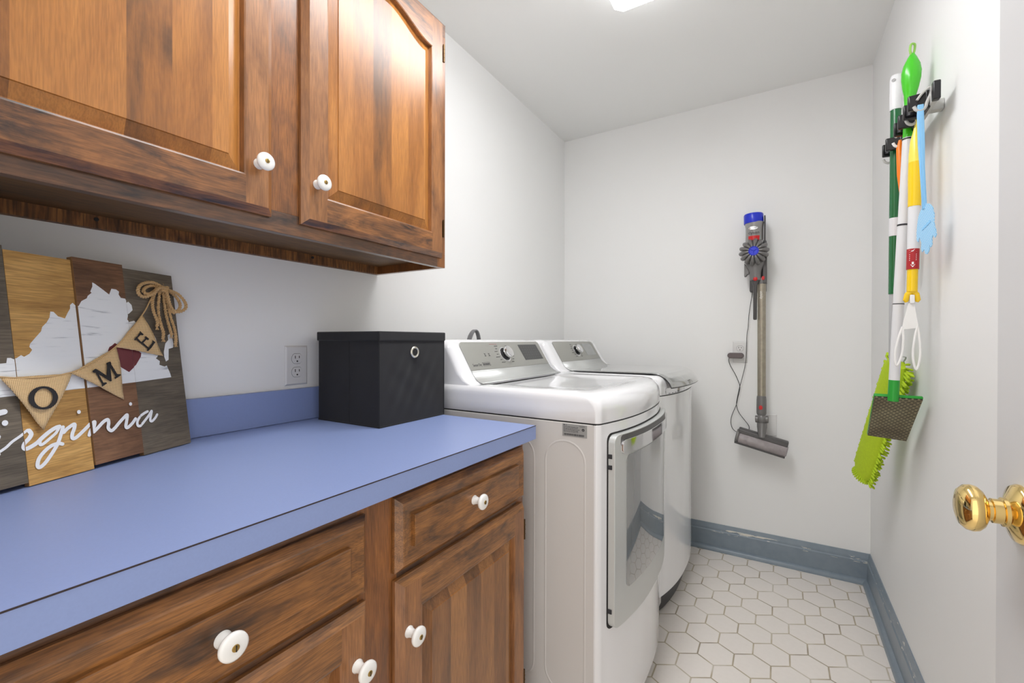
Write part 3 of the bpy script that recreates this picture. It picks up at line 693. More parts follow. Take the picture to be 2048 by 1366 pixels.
    def rope(mb, pts, r, depth, close=False, ply=2):
        c = cat([(a*mm, depth+(.003*sin(i*1.3)), b*mm) for i, (a, b) in enumerate([pj(*q, depth) for q in pts])], 8)
        L = 0; s = [0]
        for i in range(1, len(c)): L += (c[i]-c[i-1]).length; s.append(L)
        for k in range(ply):
            pp = []
            for i, p in enumerate(c):
                d = (c[min(i+1, len(c)-1)]-c[max(i-1, 0)]).normalized(); a = Vector((0, -1, 0)); b = d.cross(a).normalized(); ph = s[i]*2*pi/.011+k*2*pi/ply
                pp.append(p+(a*cos(ph)+b*sin(ph))*r*.5)
            mb.tube(pp, r*.62, 7)
    def rp(name, pts, r, depth):
        mb = MB(); rope(mb, pts, r, depth); return mb
    bow = MB()
    for pts, dp in (([(-21.3,350.2),(-39.2,359.8),(-57.7,358.9),(-77.8,350.7),(-85.7,338.6),(-80.4,329.5),(-66.2,326.7),(-48.4,335.6),(-35.9,348.5),(-21.3,350.2)], -.016),
                    ([(-21.5,348.7),(-43.1,353.5),(-62.0,348.4),(-73.5,338.6),(-68.4,332.1),(-52.9,336.5),(-35.9,348.5)], -.011),
                    ([(-21.5,348.7),(-5.2,347.5),(14.4,340.5),(26.1,323.0),(26.0,309.1),(16.0,300.7),(2.0,299.8),(-10.0,311.0),(-17.2,331.3),(-20.2,345.9)], -.016),
                    ([(-20.0,347.4),(-2.4,343.3),(11.2,329.4),(12.4,312.7),(2.0,299.8),(-8.4,297.6),(-13.8,319.7),(-18,340)], -.011)):
        rope(bow, pts, .0033, dp)
    ends = [[(-32.3,351.9),(-45.9,331.5),(-52.9,312.1),(-55.3,293.4),(-50.2,273.5),(-50.3,262.6)], [(-31.1,349.1),(-34.9,325.2),(-41.1,295.6),(-41.7,266.6),(-39.2,249.3),(-38.7,236.7)],
            [(-25.2,345.3),(-22.5,316.0),(-22.7,289.4),(-21.7,259.8),(-19.1,244.1)], [(-15.5,344.9),(-14.2,316.7),(-12.8,289.9),(-10.1,260.1),(-9.7,237.7),(-9.2,224.7)]]
    for i, pts in enumerate(ends):
        rope(bow, pts, .0031, -.008-.001*(i % 2))
        x, z = pj(*pts[-1], -.008); rnd = random.Random(i)
        for q in range(14):
            bow.tube([(x*mm+rnd.uniform(-.001, .001), -.008, z*mm+.002), (x*mm+rnd.uniform(-.004, .004), -.008+rnd.uniform(-.003, .003), z*mm-.0065)], .0005, 4)
    rnd = random.Random(2)
    for q in range(5):
        a0 = q*1.1; bow.tube(cat([(-.036+.009*cos(a0+k*.6), -.013-.005*sin(a0*2+k), .3445+.0055*sin(a0+k*.9)) for k in range(8)], 4), .0016, 7)
    for q in range(9):
        a0 = rnd.uniform(0, 2*pi); bow.tube([(-.036, -.016, .345), (-.036+.014*cos(a0), -.018, .345+.012*sin(a0))], .0003, 3)
    obj('twine_bow', bow, M['twine'], t, local=True)
sign()

# ------------------------------------------------------------------ laundry machines
def front(y, y0, y1, xf, bul):
    t = (2*y-y0-y1)/(y1-y0); return xf+bul*(1-min(1, abs(t))**2.3)
def foot(x0, xf, y0, y1, bul, r=.018, i=0, n=26, fi=None):
    """plan outline with a bulging front and rounded front corners, inset by i"""
    Y0, Y1 = y0+i, y1-i; X0 = x0+i; pts = [(X0, Y1), (X0, Y0)]; xf = xf+i-(i if fi is None else fi)
    rr = r
    for k in range(7):
        a = -pi/2+k*pi/2/6; pts.append((front(Y0+rr, Y0, Y1, xf-i, bul)-rr+rr*cos(a), Y0+rr+rr*sin(a)))
    for k in range(1, n):
        y = Y0+rr+(Y1-Y0-2*rr)*k/n; pts.append((front(y, Y0, Y1, xf-i, bul), y))
    for k in range(7):
        a = k*pi/2/6; pts.append((front(Y1-rr, Y0, Y1, xf-i, bul)-rr+rr*cos(a), Y1-rr+rr*sin(a)))
    return pts
def fplate(mb, ya, yb, za, zb, rad, o0, o1, Y0, Y1, xf, bul, n=36, edge=0):
    """curved rounded-rectangle slab on the bulging front"""
    cols = []
    for k in range(n+1):
        # denser near the ends
        u = .5-.5*cos(pi*k/n); y = ya+(yb-ya)*u; e = min(y-ya, yb-y)
        d = rad-sqrt(max(0, rad*rad-(rad-min(e, rad))**2)); cols.append((y, za+d, zb-d))
    def X(y, o): return front(y, Y0, Y1, xf, bul)+o
    F = [[(X(y, o1), y, a+(b-a)*q/6) for q in range(7)] for y, a, b in cols]
    B = [[(X(y, o0), y, a), (X(y, o0), y, b)] for y, a, b in cols]
    n0 = len(mb.v); vs = [p for c in F for p in c]; fs = []
    for k in range(n):
        for q in range(6): fs.append((k*7+q, (k+1)*7+q, (k+1)*7+q+1, k*7+q+1))
    m = len(vs); vs += [p for c in B for p in c]
    for k in range(n):
        fs += [(k*7, m+2*k, m+2*k+2, (k+1)*7), (k*7+6, (k+1)*7+6, m+2*k+3, m+2*k+1)]
    fs += [(0, 1, 2, 3, 4, 5, 6, m+1, m), (n*7+6, n*7+5, n*7+4, n*7+3, n*7+2, n*7+1, n*7, m+2*n, m+2*n+1)]
    mb.add(vs, fs)
def machine(kind, Y0, Y1, name, label, cat_):
    x0, xf, bul = .13, .795, .050
    t = thing(name, label, cat_, ((x0+xf)/2, (Y0+Y1)/2, 0))
    yc = (Y0+Y1)/2; dy = Y0-1.13
    # feet / plinth
    for a in (Y0+.06, Y1-.06):
        for b in (x0+.06, xf-.06): obj('foot', MB().lathe([(.02, 0), (.02, .012), (.012, .016), (.012, .045)], (b, a, 0), (0, 0, 1), 12), M['dk'], t)
    zs = .9215
    body = MB().box(x0, xf-.0085, Y0, Y1, .045, zs-.002)
    body.k = 1
    for (ya, yb, r) in ():
        pass
    obj('side_panel', body, [M['sidew'], M['seam']], t, bevel=.002)
    # embossed track on the near side
    def track(xa, xb, za, zb, r):
        pts = []
        for cx, cz, a0 in ((xb-r, zb-r, 0), (xa+r, zb-r, pi/2), (xa+r, za+r, pi), (xb-r, za+r, 3*pi/2)):
            for k in range(8): a = a0+k*pi/2/7; pts.append((cx+r*cos(a), cz+r*sin(a)))
        mb = MB(); n_ = len(pts)
        pr = [(-.0035, .0002), (0, .0022), (.0035, .0002)]
        loops = []
        for i in range(n_):
            a = Vector((pts[(i+1) % n_][0]-pts[i-1][0], pts[(i+1) % n_][1]-pts[i-1][1])).normalized(); nn = Vector((a.y, -a.x))
            loops.append([(pts[i][0]+nn.x*s, Y0+.0004-h, pts[i][1]+nn.y*s) for s, h in pr])
        loops.append(loops[0]); mb.loft(loops, False, False, closed=False)
        obj('embossed_ridge', mb, M['sidew'], t, ang=180)
    if kind == 'dryer':
        track(.637, .757, .16, .868, .058); track(.46, .60, .16, .868, .058)
    # curved front panel
    fp = MB(); fl = [(x, y) for x, y in foot(xf-.0075, xf, Y0-.0003, Y1+.0003, bul)]
    zt = zs-.0015
    if kind == 'dryer':
        fp.loft([[(x, y, z) for x, y in fl] for z in (.055, zt)])
        fp2 = [(x-.012 if x > xf-.02 else x, y) for x, y in fl]
    else:
        fp.loft([[(x, y, z) for x, y in fl] for z in (.105, .12, zt)])
    obj('front_panel', fp, M['white'], t, bevel=.002, ang=30)
    pl = [(min(x-.03, 9), y) for x, y in foot(xf-.1, xf, Y0+.004, Y1-.004, bul)]
    obj('plinth', MB().loft([[(x, y, z) for x, y in pl] for z in (.018, .056 if kind == 'dryer' else .106)]), M['dk'], t)
    # seam gasket
    sl = foot(x0+.002, xf, Y0+.003, Y1-.003, bul, i=.001)
    obj('lid_seam', MB().loft([[(x-.002, y, z) for x, y in sl] for z in (zs-.002, zs+.0025)]), M['seam'], t)
    # top
    L = []; zv = .957 if kind == 'dryer' else .972
    R_ = 1.003-zv
    for z, i in ((zs+.002, .0015), (zs+.004, 0), (zv, 0)): L.append([(x, y, z) for x, y in foot(x0, xf, Y0, Y1, bul, i=i)])
    for k in range(1, 8):
        a = k*pi/2/7; L.append([(x, y, zv+R_*sin(a)) for x, y in foot(x0, xf, Y0, Y1, bul, r=.018+.022*sin(a), i=.013*max(0, (sin(a)-.62)/.38)**2, fi=R_*1.1*(1-cos(a)))])
    if kind == 'dryer':
        for i, z in ((.070, 1.0036), (.092, 1.0000), (.11, .9972), (.2, .9965)): L.append([(x, y, z) for x, y in foot(x0+.02, xf, Y0, Y1, bul, r=.045, i=i)])
    else:
        L.append([(x, y, 1.0032) for x, y in foot(x0, xf, Y0, Y1, bul, r=.045, i=.08)])
    top = obj('top_lid' if kind == 'dryer' else 'top_deck', MB().loft(L), M['white'], t, ang=40)
    # console
    nf = Vector((.855, 0, .518)); q = Vector((-.518, 0, .855)); A = Vector((.326, 0, 1.044))
    YA, YB = Y0+.012, Y1-.012
    def section(y, e):      # e: 0..1 shrink at the rounded ends
        s = .024*(1-e)
        P_ = [(.150, .9990), (.150, 1.115), (.158, 1.137-s), (.178, 1.148-s), (.225, 1.1505-s), (.250, 1.1470-s), (.2665-.3*s, 1.1385-s), (.2745-.5*s, 1.128-s*.9), (.300-.8*s, 1.0865-s*.5), (.326-s, 1.0435-s*.3), (.336-s, 1.0300), (.350-s, 1.0150), (.372-s, 1.0040), (.3725-s, .9990)]
        return [(a, y, b) for a, b in P_]
    cl = []
    for k in range(8): a = k/7*pi/2; cl.append(section(YA+.034*(1-cos(a)), sin(a)))
    for k in range(8): a = pi/2-k/7*pi/2; cl.append(section(YB-.034*(1-cos(a)), sin(a)))
    con = obj('console', MB().loft(cl), M['white'], t, ang=45)
    ya, yb = (1.193+dy, 1.768+dy)
    if kind != 'dryer': ya, yb = 1.915, 2.435
    Wp = yb-ya
    def fpnt(y, k, d=0): v = A+q*k+nf*d; return Vector((v.x, y, v.z))
    def rr_top(ya, yb, k0, k1, r, d, nn=10):
        pts = [fpnt(ya, k0, d), fpnt(yb, k0, d)]
        for j in range(nn+1): a = j/nn*pi/2; pts.append(fpnt(yb-r+r*cos(a), k1-r+r*sin(a), d))
        for j in range(nn+1): a = pi/2+j/nn*pi/2; pts.append(fpnt(ya+r+r*cos(a), k1-r+r*sin(a), d))
        return pts
    cp = MB().loft([rr_top(ya, yb, .000, .112, .018, .0008), rr_top(ya, yb, .000, .112, .018, .0028), rr_top(ya+.0015, yb-.0015, .0015, .1105, .0165, .0035)])
    cpo = obj('control_panel', cp, M['silverp'], t, ang=30)
    # grey trim that sweeps below the panel
    tr = [(.3262, 1.0425), (.3292, 1.0370), (.3345, 1.0300), (.3420, 1.0222), (.3510, 1.0150), (.3640, 1.0085), (.381, 1.0046)]
    def sw(u, v):
        k = v*(len(tr)-1); i = min(int(k), len(tr)-2); f_ = k-i; x = tr[i][0]*(1-f_)+tr[i+1][0]*f_; z = tr[i][1]*(1-f_)+tr[i+1][1]*f_
        e0 = .012*v**2
        return (x+.0020, ya+.0*v+(0-e0)+(yb-ya+2*e0)*u, z+.0018)
    trim = obj('panel_trim', MB().grid(sw, 1, 18), M['silver'], t, ang=180)
    s_ = trim.modifiers.new('s', 'SOLIDIFY'); s_.thickness = .002; s_.offset = 0
    # dial
    ky = 1.4469+dy if kind == 'dryer' else 2.152; kk = .056
    c0 = fpnt(ky, kk, .0035)
    obj('dial_ring', MB().lathe([(.0325, 0), (.0325, .0012), (.031, .0018), (.027, .0018), (.026, .0005)], c0, nf, 40), M['chrome'], cpo)
    obj('dial_base', MB().lathe([(.0275, .0003), (.0265, .004), (.0215, .006), (.0215, .016), (.0225, .017)], c0, nf, 40), M['black'], cpo)
    obj('dial', MB().lathe([(.0215, .012), (.0238, .0165), (.0242, .0235), (.0228, .0262), (.019, .0270), (.0005, .0272)], c0, nf, 48), M['chrome'], cpo)
    # display
    d0, d1 = (1.5775, 1.744) if kind == 'dryer' else (2.266, 2.402)
    if kind == 'dryer': dd0, dd1 = 1.578, 1.7265
    def quadf(mb, a, b, k0, k1, d=.0037): mb.prism([fpnt(a, k0, d), fpnt(b, k0, d), fpnt(b, k1, d), fpnt(a, k1, d)], nf*.0004)
    ds = MB(); ds.prism([fpnt(d0+.005, .0245, .0036), fpnt(d1-.004, .0245, .0036), fpnt(d1-.010, .097, .0036), fpnt(d0, .097, .0036)], nf*.0005)
    obj('display', ds, M['disp'] if kind == 'dryer' else M['bezel'], cpo, smooth=False)
    pr = MB(); rnd = random.Random(7)
    def words(y, k, n_, al=1, hgt=.0022, sp_=.0016):
        yy = y
        for _ in range(n_):
            w_ = rnd.uniform(.004, .010)
            if al > 0: quadf(pr, yy, yy+w_, k, k+hgt); yy += w_+sp_
            else: quadf(pr, yy-w_, yy, k, k+hgt); yy -= w_+sp_
    for r in range(7):
        kz = .092-.0118*r; off = .034+.006*abs(3-r)/3
        off = sqrt(max(.0, .040**2-(kz-kk)**2)) if abs(kz-kk) < .036 else .022
        words(ky-off-.004, kz, 2 if r % 2 else 3, -1); words(ky+off+.006, kz, 2, 1)
    obj('printed_marks', pr, M['ink'], cpo, smooth=False)
    if kind == 'dryer':
        pr = MB(); quadf(pr, ky-.075, ky-.04, .1005, .1022); quadf(pr, ky-.036, ky-.026, .1005, .1022)
        obj('red_printed_marks', pr, M['inkr'], cpo, smooth=False)
        MT = basis((0, 1, 0), q, nf, fpnt(1.239, .0190, .0036)); text_obj('Sensor Dry', .0155, M['ink'], cpo, MT, depth=.0002, sx=.72)
        pr = MB()
        for a, b in ((1.272, 1.318),):
            quadf(pr, a, b, .0135, .0143); quadf(pr, a, b, .0265, .0273); quadf(pr, a, a+.0008, .0135, .0273); quadf(pr, b-.0008, b, .0135, .0273)
        for k in range(5): quadf(pr, 1.276+k*.008, 1.281+k*.008, .0165, .0240)
        for a in (1.308, 1.334): quadf(pr, a, a+.010, .052, .0535); quadf(pr, a+.004, a+.006, .052, .0615); quadf(pr, a, a+.010, .0615, .0628)
        obj('printed_badge', pr, M['ink'], cpo, smooth=False)
        dm = MB(); rnd2 = random.Random(3)
        for r in range(5):
            for c_ in range(7):
                a = 1.592+c_*.0195; quadf(dm, a, a+rnd2.uniform(.006, .012), .034+r*.0125, .0355+r*.0125, .0042)
        obj('display_marks', dm, P('dim_display_print', lin(112, 112, 110), .4), cpo, smooth=False)
        # rating label on the near side
        lb = MB(); lb.prism([(.690, Y0-.0004, .882), (.763, Y0-.0004, .882), (.763, Y0-.0004, .9165), (.690, Y0-.0004, .9165)], (0, -.0005, 0))
        lo = obj('rating_label', lb, M['label'], t, smooth=False); lo['label'] = 'grey rating label with bar code'
        pm = MB(); rnd3 = random.Random(9)
        def bar(xa, xb, za, zb): pm.prism([(xa, Y0-.0010, za), (xb, Y0-.0010, za), (xb, Y0-.0010, zb), (xa, Y0-.0010, zb)], (0, -.0002, 0))
        for r in range(5):
            x = .694
            while x < .738-.004*(r % 2): w_ = rnd3.uniform(.002, .006); bar(x, x+w_, .9085-r*.0034, .9097-r*.0034); x += w_+.0012
        x = .695
        while x < .755: w_ = rnd3.uniform(.0003, .0012); bar(x, x+w_, .8852, .8905); x += w_+rnd3.uniform(.0003, .0008)
        bar(.740, .757, .913, .9136); bar(.742, .757, .9112, .9118)
        pm.lathe([(.0040, 0), (.0040, .0002), (.0005, .0002)], (.752, Y0-.0010, .9035), (0, -1, 0), 20)
        pm.lathe([(.0018, 0), (.0018, .0002), (.0005, .0002)], (.6955, Y0-.0010, .9135), (0, -1, 0), 16)
        obj('label_print', pm, M['ink'], lo, smooth=False)
        text_obj('LG', .0042, M['ink'], lo, basis((1, 0, 0), (0, 0, 1), (0, -1, 0), (.7015, Y0-.0011, .9135)), depth=.0001)
        text_obj('c', .007, M['label'], lo, basis((1, 0, 0), (0, 0, 1), (0, -1, 0), (.752, Y0-.0013, .9035)), depth=.0001)
    a = (Y0, Y1, xf, bul)
    if kind == 'dryer':
        g = MB(); fplate(g, Y0+.036, Y1-.036, .352, .893, .020, -.002, .0012, *a); obj('door_gap', g, M['seam'], t)
        d = MB(); fplate(d, Y0+.041, Y1-.041, .357, .8885, .022, .0012, .019, *a)
        do = obj('door', d, M['silver'], t, bevel=.011, seg=5, ang=30)
        g = MB(); fplate(g, Y0+.100, Y1-.052, .4495, .826, .020, .018, .0196, *a); obj('door_bezel', g, M['bezel'], do)
        g = MB(); fplate(g, Y0+.1005, Y1-.0525, .450, .8255, .020, .0186, .0203, *a); obj('door_window', g, M['glassd'], do)
        g = MB(); fplate(g, Y0+.070, Y1-.052, .853, .886, .010, .013, .0195, *a); obj('handle_recess', g, M['vdark'], do)
        g = MB(); fplate(g, Y0+.072, Y1-.052, .832, .8725, .012, .018, .026, *a); obj('door_handle', g, M['chrome'], do, bevel=.003, seg=3)['label'] = 'chrome handle band'
        for z in (.40, .795, .825): h = MB(); fplate(h, Y0+.038, Y0+.044, z, z+.012, .001, .0005, .012, *a, n=4); obj('hinge_tab', h, M['dk'], do)
    else:
        ya_, yb_ = Y0+.042, Y1-.042
        prof = [(.405, 1.0045), (.78, 1.0065), (.815, 1.002), (.846, .988), (.866, .968), (.8745, .950)]
        def lid(off, dz):
            def fn(u, v):
                y = ya_-off+(yb_-ya_+2*off)*u; k = v*(len(prof)-1); i = min(int(k), len(prof)-2); f_ = k-i
                x = prof[i][0]*(1-f_)+prof[i+1][0]*f_; z = prof[i][1]*(1-f_)+prof[i+1][1]*f_
                b_ = front(y, Y0, Y1, 0, bul)-bul
                return (x+b_*max(0, (x-.6)/.25), y, z+dz)
            return fn
        g = obj('lid_gasket', MB().grid(lid(.0025, .0015), 24, 30), M['dk'], t, ang=180); s = g.modifiers.new('s', 'SOLIDIFY'); s.thickness = .002; s.offset = 0
        l = obj('glass_lid', MB().grid(lid(0, .0045), 24, 30), M['glidl'], t, ang=180); s = l.modifiers.new('s', 'SOLIDIFY'); s.thickness = .004; s.offset = 0
        l['label'] = 'grey glass lid'
        g = MB(); fplate(g, ya_, yb_, .928, .952, .006, -.001, .0045, *a); obj('lid_grip', g, M['chrome'], t)
        pr = MB()
        for i in range(4): fplate(pr, ya_+.02+i*.03, ya_+.035+i*.03, .9285, .9305, .0002, .0, .005, *a, n=2)
        obj('printed_mark', pr, M['ink'], t)
    return t
dry = machine('dryer', 1.130, 1.816, 'clothes_dryer', 'white clothes dryer with a silver-framed window door beside the cabinet', 'dryer')
wsh = machine('washer', 1.832, 2.518, 'washing_machine', 'white top-loading washing machine with grey glass lid by the back wall', 'washing machine')
# power cord looping above the dryer console
def loop_cord():
    t = thing('power_cord', 'grey flat power cord looping up behind the dryer console', 'cord', (.075, 1.55, 1.0))
    mb = MB()
    for k, o in enumerate((-.006, 0, .006)):
        mb.tube(cat([(.070, 1.505+o*.4, 1.0), (.070, 1.512+o*.4, 1.10), (.074+o, 1.522+o*.3, 1.155), (.080+o, 1.541, 1.187), (.084+o, 1.560, 1.185), (.085+o, 1.574, 1.155), (.085+o, 1.582, 1.10), (.085+o, 1.585, 1.0)], 8), .0042, 8)
    obj('cord', mb, M['gcord'], t)
    # plug and outlet end, behind the machine
    obj('plug', MB().box(.001, .06, 1.50, 1.60, .945, 1.0), M['gcord'], t, bevel=.006)
loop_cord()

# ------------------------------------------------------------------ cordless vacuum on the back wall
def vacuum():
    Y = 2.56; t = thing('stick_vacuum', 'grey cordless stick vacuum with blue cap hanging on the back wall', 'vacuum cleaner', (1.13, 2.63, .61))
    ax = Vector((.004, -.05, 1)).normalized()
    c0 = Vector((1.0965, Y, 1.60))
    bin_ = obj('dust_bin', MB().lathe([(.036, -.03), (.0395, .0), (.0395, .120), (.0430, .142), (.0430, .146), (.001, .146)], c0, (0, 0, 1), 40), M['vclear'], t)
    obj('filter_cap', MB().lathe([(.0435, .142), (.0445, .146), (.0445, .185), (.042, .190), (.001, .191)], c0, (-.02, 0, 1), 40), M['vblue'], t)['label'] = 'blue filter cap'
    e = MB().lathe([(.021, 0), (.021, .0015), (.018, .003), (.001, .003)], (1.094, Y-.0395, 1.712), (0, -1, .1), 32, sx=1, sy=.50); obj('badge', e, M['chrome'], bin_)
    def drum(u, v, za, zb, hw0, hw1, off):
        z = zb+(za-zb)*v; hw = hw0+(hw1-hw0)*v; a = (2*u-1)*hw; return (1.0965+(.0395+off)*sin(a), Y-(.0395+off)*cos(a), z)
    obj('red_latch', MB().grid(lambda u, v: drum(u, v, 1.652, 1.674, .66, .62, .0015), 14, 4), M['vred'], bin_, ang=180)
    obj('dark_lens', MB().grid(lambda u, v: drum(u, v, 1.634, 1.652, .60, .30, .0012), 14, 4), M['dk'], bin_, ang=180)
    text_obj('dyson', .021, M['dk'], bin_, basis((1, 0, 0), (0, 0, 1), (0, -1, 0), (1.0965, Y-.0405, 1.6885)), depth=.0004)
    # cyclone cluster
    cy = MB(); cc = Vector((1.097, Y-.022, 1.592))
    cy.lathe([(.050, .035), (.052, .0), (.046, -.018), (.030, -.028), (.001, -.03)][::-1], cc, (0, -1, 0), 40)
    cyo = obj('cyclone_body', cy, M['vdark'], t)
    lb = MB(); N = 14
    for k in range(N):
        a = 2*pi*k/N+.1; d = Vector((cos(a), 0, sin(a))); p = cc+Vector((0, -.012, 0))
        lb.tube([p+d*.020+Vector((0, -.036, 0)), p+d*.034+Vector((0, -.036, 0)), p+d*.048+Vector((0, -.024, 0)), p+d*.0575+Vector((0, -.006, 0)), p+d*.0575+Vector((0, .012, 0))], [.0045, .0065, .0095, .0110, .0085], 12)
        a2 = a+pi/N; d2 = Vector((cos(a2), 0, sin(a2)))
        lb.tube([p+d2*.024+Vector((0, -.030, 0)), p+d2*.045+Vector((0, -.016, 0)), p+d2*.050+Vector((0, .004, 0))], [.004, .006, .007], 10)
    obj('cyclone_cones', lb, M['vgrey'], cyo)
    obj('motor_cap', MB().lathe([(.0245, 0), (.0245, .006), (.0220, .009), (.0195, .008), (.0185, .0065), (.001, .0065)], cc+Vector((0, -.044, 0)), (0, -1, 0), 40), M['vblue'], t)['label'] = 'blue motor cap'
    rb = MB()
    for k in range(3):
        a = k*2*pi/3+.5; rb.tube([cc+Vector((0, -.0515, 0)), cc+Vector((.015*cos(a), -.0515, .015*sin(a)))], .0014, 6)
    obj('cap_ribs', rb, M['vblue'], t)
    # tapering neck
    nk = MB(); sec = [(1.545, .042, .030), (1.530, .040, .029), (1.505, .029, .026), (1.490, .0255, .025), (1.455, .0250, .025), (1.452, .022, .022)]
    nk.loft([[(1.1005+(0.003)*(1.545-z)/.09+w*cos(a*2*pi/24), Y-.010+d*.8*sin(a*2*pi/24), z) for a in range(24)] for z, w, d in sec])
    obj('neck', nk, M['vgrey'], t)
    obj('release_button', MB().lathe([(.0095, 0), (.0095, .004), (.0075, .0055), (.001, .006)], (1.1035, Y-.030, 1.4575), (0, -1, 0), 24), M['vred'], t)['label'] = 'red round button'
    cr = MB().tube([(1.1025, Y-.012, 1.452), (1.1025, Y-.012, 1.440), (1.1022, Y-.012, 1.425), (1.1020, Y-.012, 1.258), (1.1020, Y-.012, 1.253)], [.0165, .0155, .0088, .0086, .006], 16)
    obj('crevice_tool', cr, M['vdark'], t)
    hb = MB().box(1.135, 1.153, Y-.012, Y+.040, 1.435, 1.60).box(1.140, 1.1465, Y-.02, Y+.03, 1.60, 1.775); obj('handle', hb, M['vdark'], t, bevel=.004, seg=3)
    tg = MB().prism([(1.052, Y+.0, 1.545), (1.064, Y, 1.53), (1.0745, Y, 1.500), (1.0735, Y, 1.488), (1.066, Y, 1.488), (1.061, Y, 1.478), (1.052, Y, 1.476)], (0, .03, 0)); obj('trigger_guard', tg, M['vgrey'], t, bevel=.002)
    dk = MB().box(1.075, 1.150, Y+.030, D_-.001, 1.40, 1.66); obj('wall_dock', dk, M['vdark'], t, bevel=.006, seg=3)
    # wand
    wx = 1.130
    obj('wand_collar', MB().lathe([(.0175, 0), (.021, .006), (.021, .03), (.0185, .034)], (wx, Y+.008, 1.432), (0, 0, 1), 24), M['vgrey'], t)
    obj('wand_button', MB().lathe([(.009, 0), (.008, .003), (.001, .0035)], (1.137, Y-.012, 1.462), (0, -1, 0), 20, sx=.8, sy=1.2), M['vred'], t)
    wd = obj('wand', MB().tube([(wx, Y+.008, 1.436), (wx+.002, Y+.008, .868)], .0190, 24), M['wand'], t)
    wd['label'] = 'worn bronze-coloured wand'
    text_obj('dyson', .017, M['paper'], wd, basis((0, 0, 1), (-1, 0, 0), (0, -1, 0), (1.1275, Y-.0105, 1.378)), depth=.0004)
    cx = 1.1315
    obj('wand_connector', MB().lathe([(.0195, .0), (.0225, .010), (.0225, .050), (.0220, .075), (.0205, .094), (.0180, .097)], (cx, Y+.006, .772), (0, 0, 1), 32), M['vgrey'], t)
    obj('connector_button', MB().lathe([(.0102, 0), (.0095, .0035), (.001, .0045)], (1.1290, Y-.0165, .8115), (0, -1, 0), 24, sx=.85, sy=1.1), M['vred'], t)['label'] = 'red oval button'
    sw = MB().tube([(1.104, Y+.002, .750), (1.163, Y+.002, .752)], [.018, .018], 20); sw.lathe([(.012, -.022), (.021, -.012), (.0225, 0), (.021, .012), (.014, .022)], (cx+.0015, Y-.002, .752), (0, 0, 1), 28)
    obj('swivel_joint', sw, M['vgrey'], t, bevel=.003)
    nk2 = MB().loft([[(cx+.003+w*cos(a*2*pi/20), Y+.0+.018*sin(a*2*pi/20)-yo, z) for a in range(20)] for z, w, yo in ((.735, .0225, .0), (.712, .0225, .002), (.690, .0190, .012), (.665, .0150, .022))])
    obj('head_neck', nk2, M['vgrey'], t)
    # floor head, hanging with its right end low
    a = Vector((1.2465-1.016, 0, -.053+.0)).normalized(); o = Vector((1.016, Y-.002, .654)); Lh = .235
    zc = Vector((0, -1, 0)); uu = a.cross(zc).normalized()
    if uu.z < 0: uu = -uu
    def P3(s, dy_, dz_): return o+a*s+Vector((0, -dy_, 0))+uu*dz_
    hd = MB(); seg = 28
    hd.loft([[P3(s,   .033*r*cos(k*2*pi/seg), .033*r*sin(k*2*pi/seg)) for k in range(seg)] for s, r in ((.014, .9), (.018, 1), (Lh-.016, 1), (Lh-.008, .94), (Lh-.002, .7))])
    head = obj('floor_head', hd, M['vhead'], t); head['label'] = 'dusty see-through brush roll housing'
    tb = MB(); tb.loft([[P3(s, p, q_) for p, q_ in ((-.020, .020), (.024, .024), (.022, .044), (.010, .050), (-.020, .050))] for s in (.006, Lh-.006)]); obj('head_top_band', tb, M['vdark'], head, bevel=.004, seg=3)
    bb = MB(); bb.loft([[P3(s, p, q_) for p, q_ in ((-.025, -.034), (.020, -.034), (.026, -.028), (.022, -.024), (-.025, -.024))] for s in (.002, Lh-.006)]); obj('head_lip', bb, M['vdark'], head, bevel=.0015)
    ec = MB(); ec.loft([[P3(s, .034*cos(k*2*pi/24), .036*sin(k*2*pi/24)+.004) for k in range(24)] for s in (.0, .014)]); obj('end_cap', ec, M['vgrey'], head, bevel=.004, seg=3)
vacuum()
def charger():
    t = thing('charging_adapter', 'grey oval charging adapter plugged into the back wall outlet', 'charger', (1.005, D_-.02, 1.068))
    mb = MB(); y1 = D_-.0078; y0 = D_-.040; r = .0145
    def stad(y, s=1):
        pts = []
        for cx, a0 in ((1.033, -pi/2), (.984, pi/2)):
            for k in range(13): a = a0+k*pi/12; pts.append((cx+r*s*cos(a), y, 1.068+r*s*sin(a)))
        return pts
    mb.loft([stad(y1), stad(y0+.006), stad(y0+.002, .93), stad(y0, .8)]); obj('adapter_body', mb, P('taupe_plastic', lin(104, 94, 94), .4), t, ang=40)
    Yc = 2.638
    A_ = [(.978, y1-.02, 1.054), (.975, Yc, 1.040), (.9844, Yc, 1.0108), (1.0067, Yc, .9678), (1.024, Yc, .9249), (1.0289, Yc, .9034), (1.0266, Yc, .876), (1.0194, Yc, .8428), (1.0122, Yc, .8041), (.9977, Yc, .7646), (.988, Yc, .7307), (.9875, Yc, .6978), (1.000, Yc, .670), (1.03, Yc+.003, .655), (1.065, Yc+.003, .668), (1.0729, Yc, .6956), (1.0489, Yc-.003, .731), (1.0246, Yc-.006, .7669), (1.0137, Yc-.006, .8042), (1.0175, Yc-.006, .8428), (1.0289, Yc-.006, .9034), (1.0432, Yc-.003, .9639), (1.0563, Yc, 1.0402), (1.0615, Yc-.004, 1.1754), (1.0668, Yc-.004, 1.2167), (1.0709, Yc-.004, 1.2867), (1.0837, Yc-.006, 1.381), (1.0915, Yc-.02, 1.43)]
    obj('cord', MB().tube(cat(A_, 6), .0016, 8), M['cord'], t)
charger()

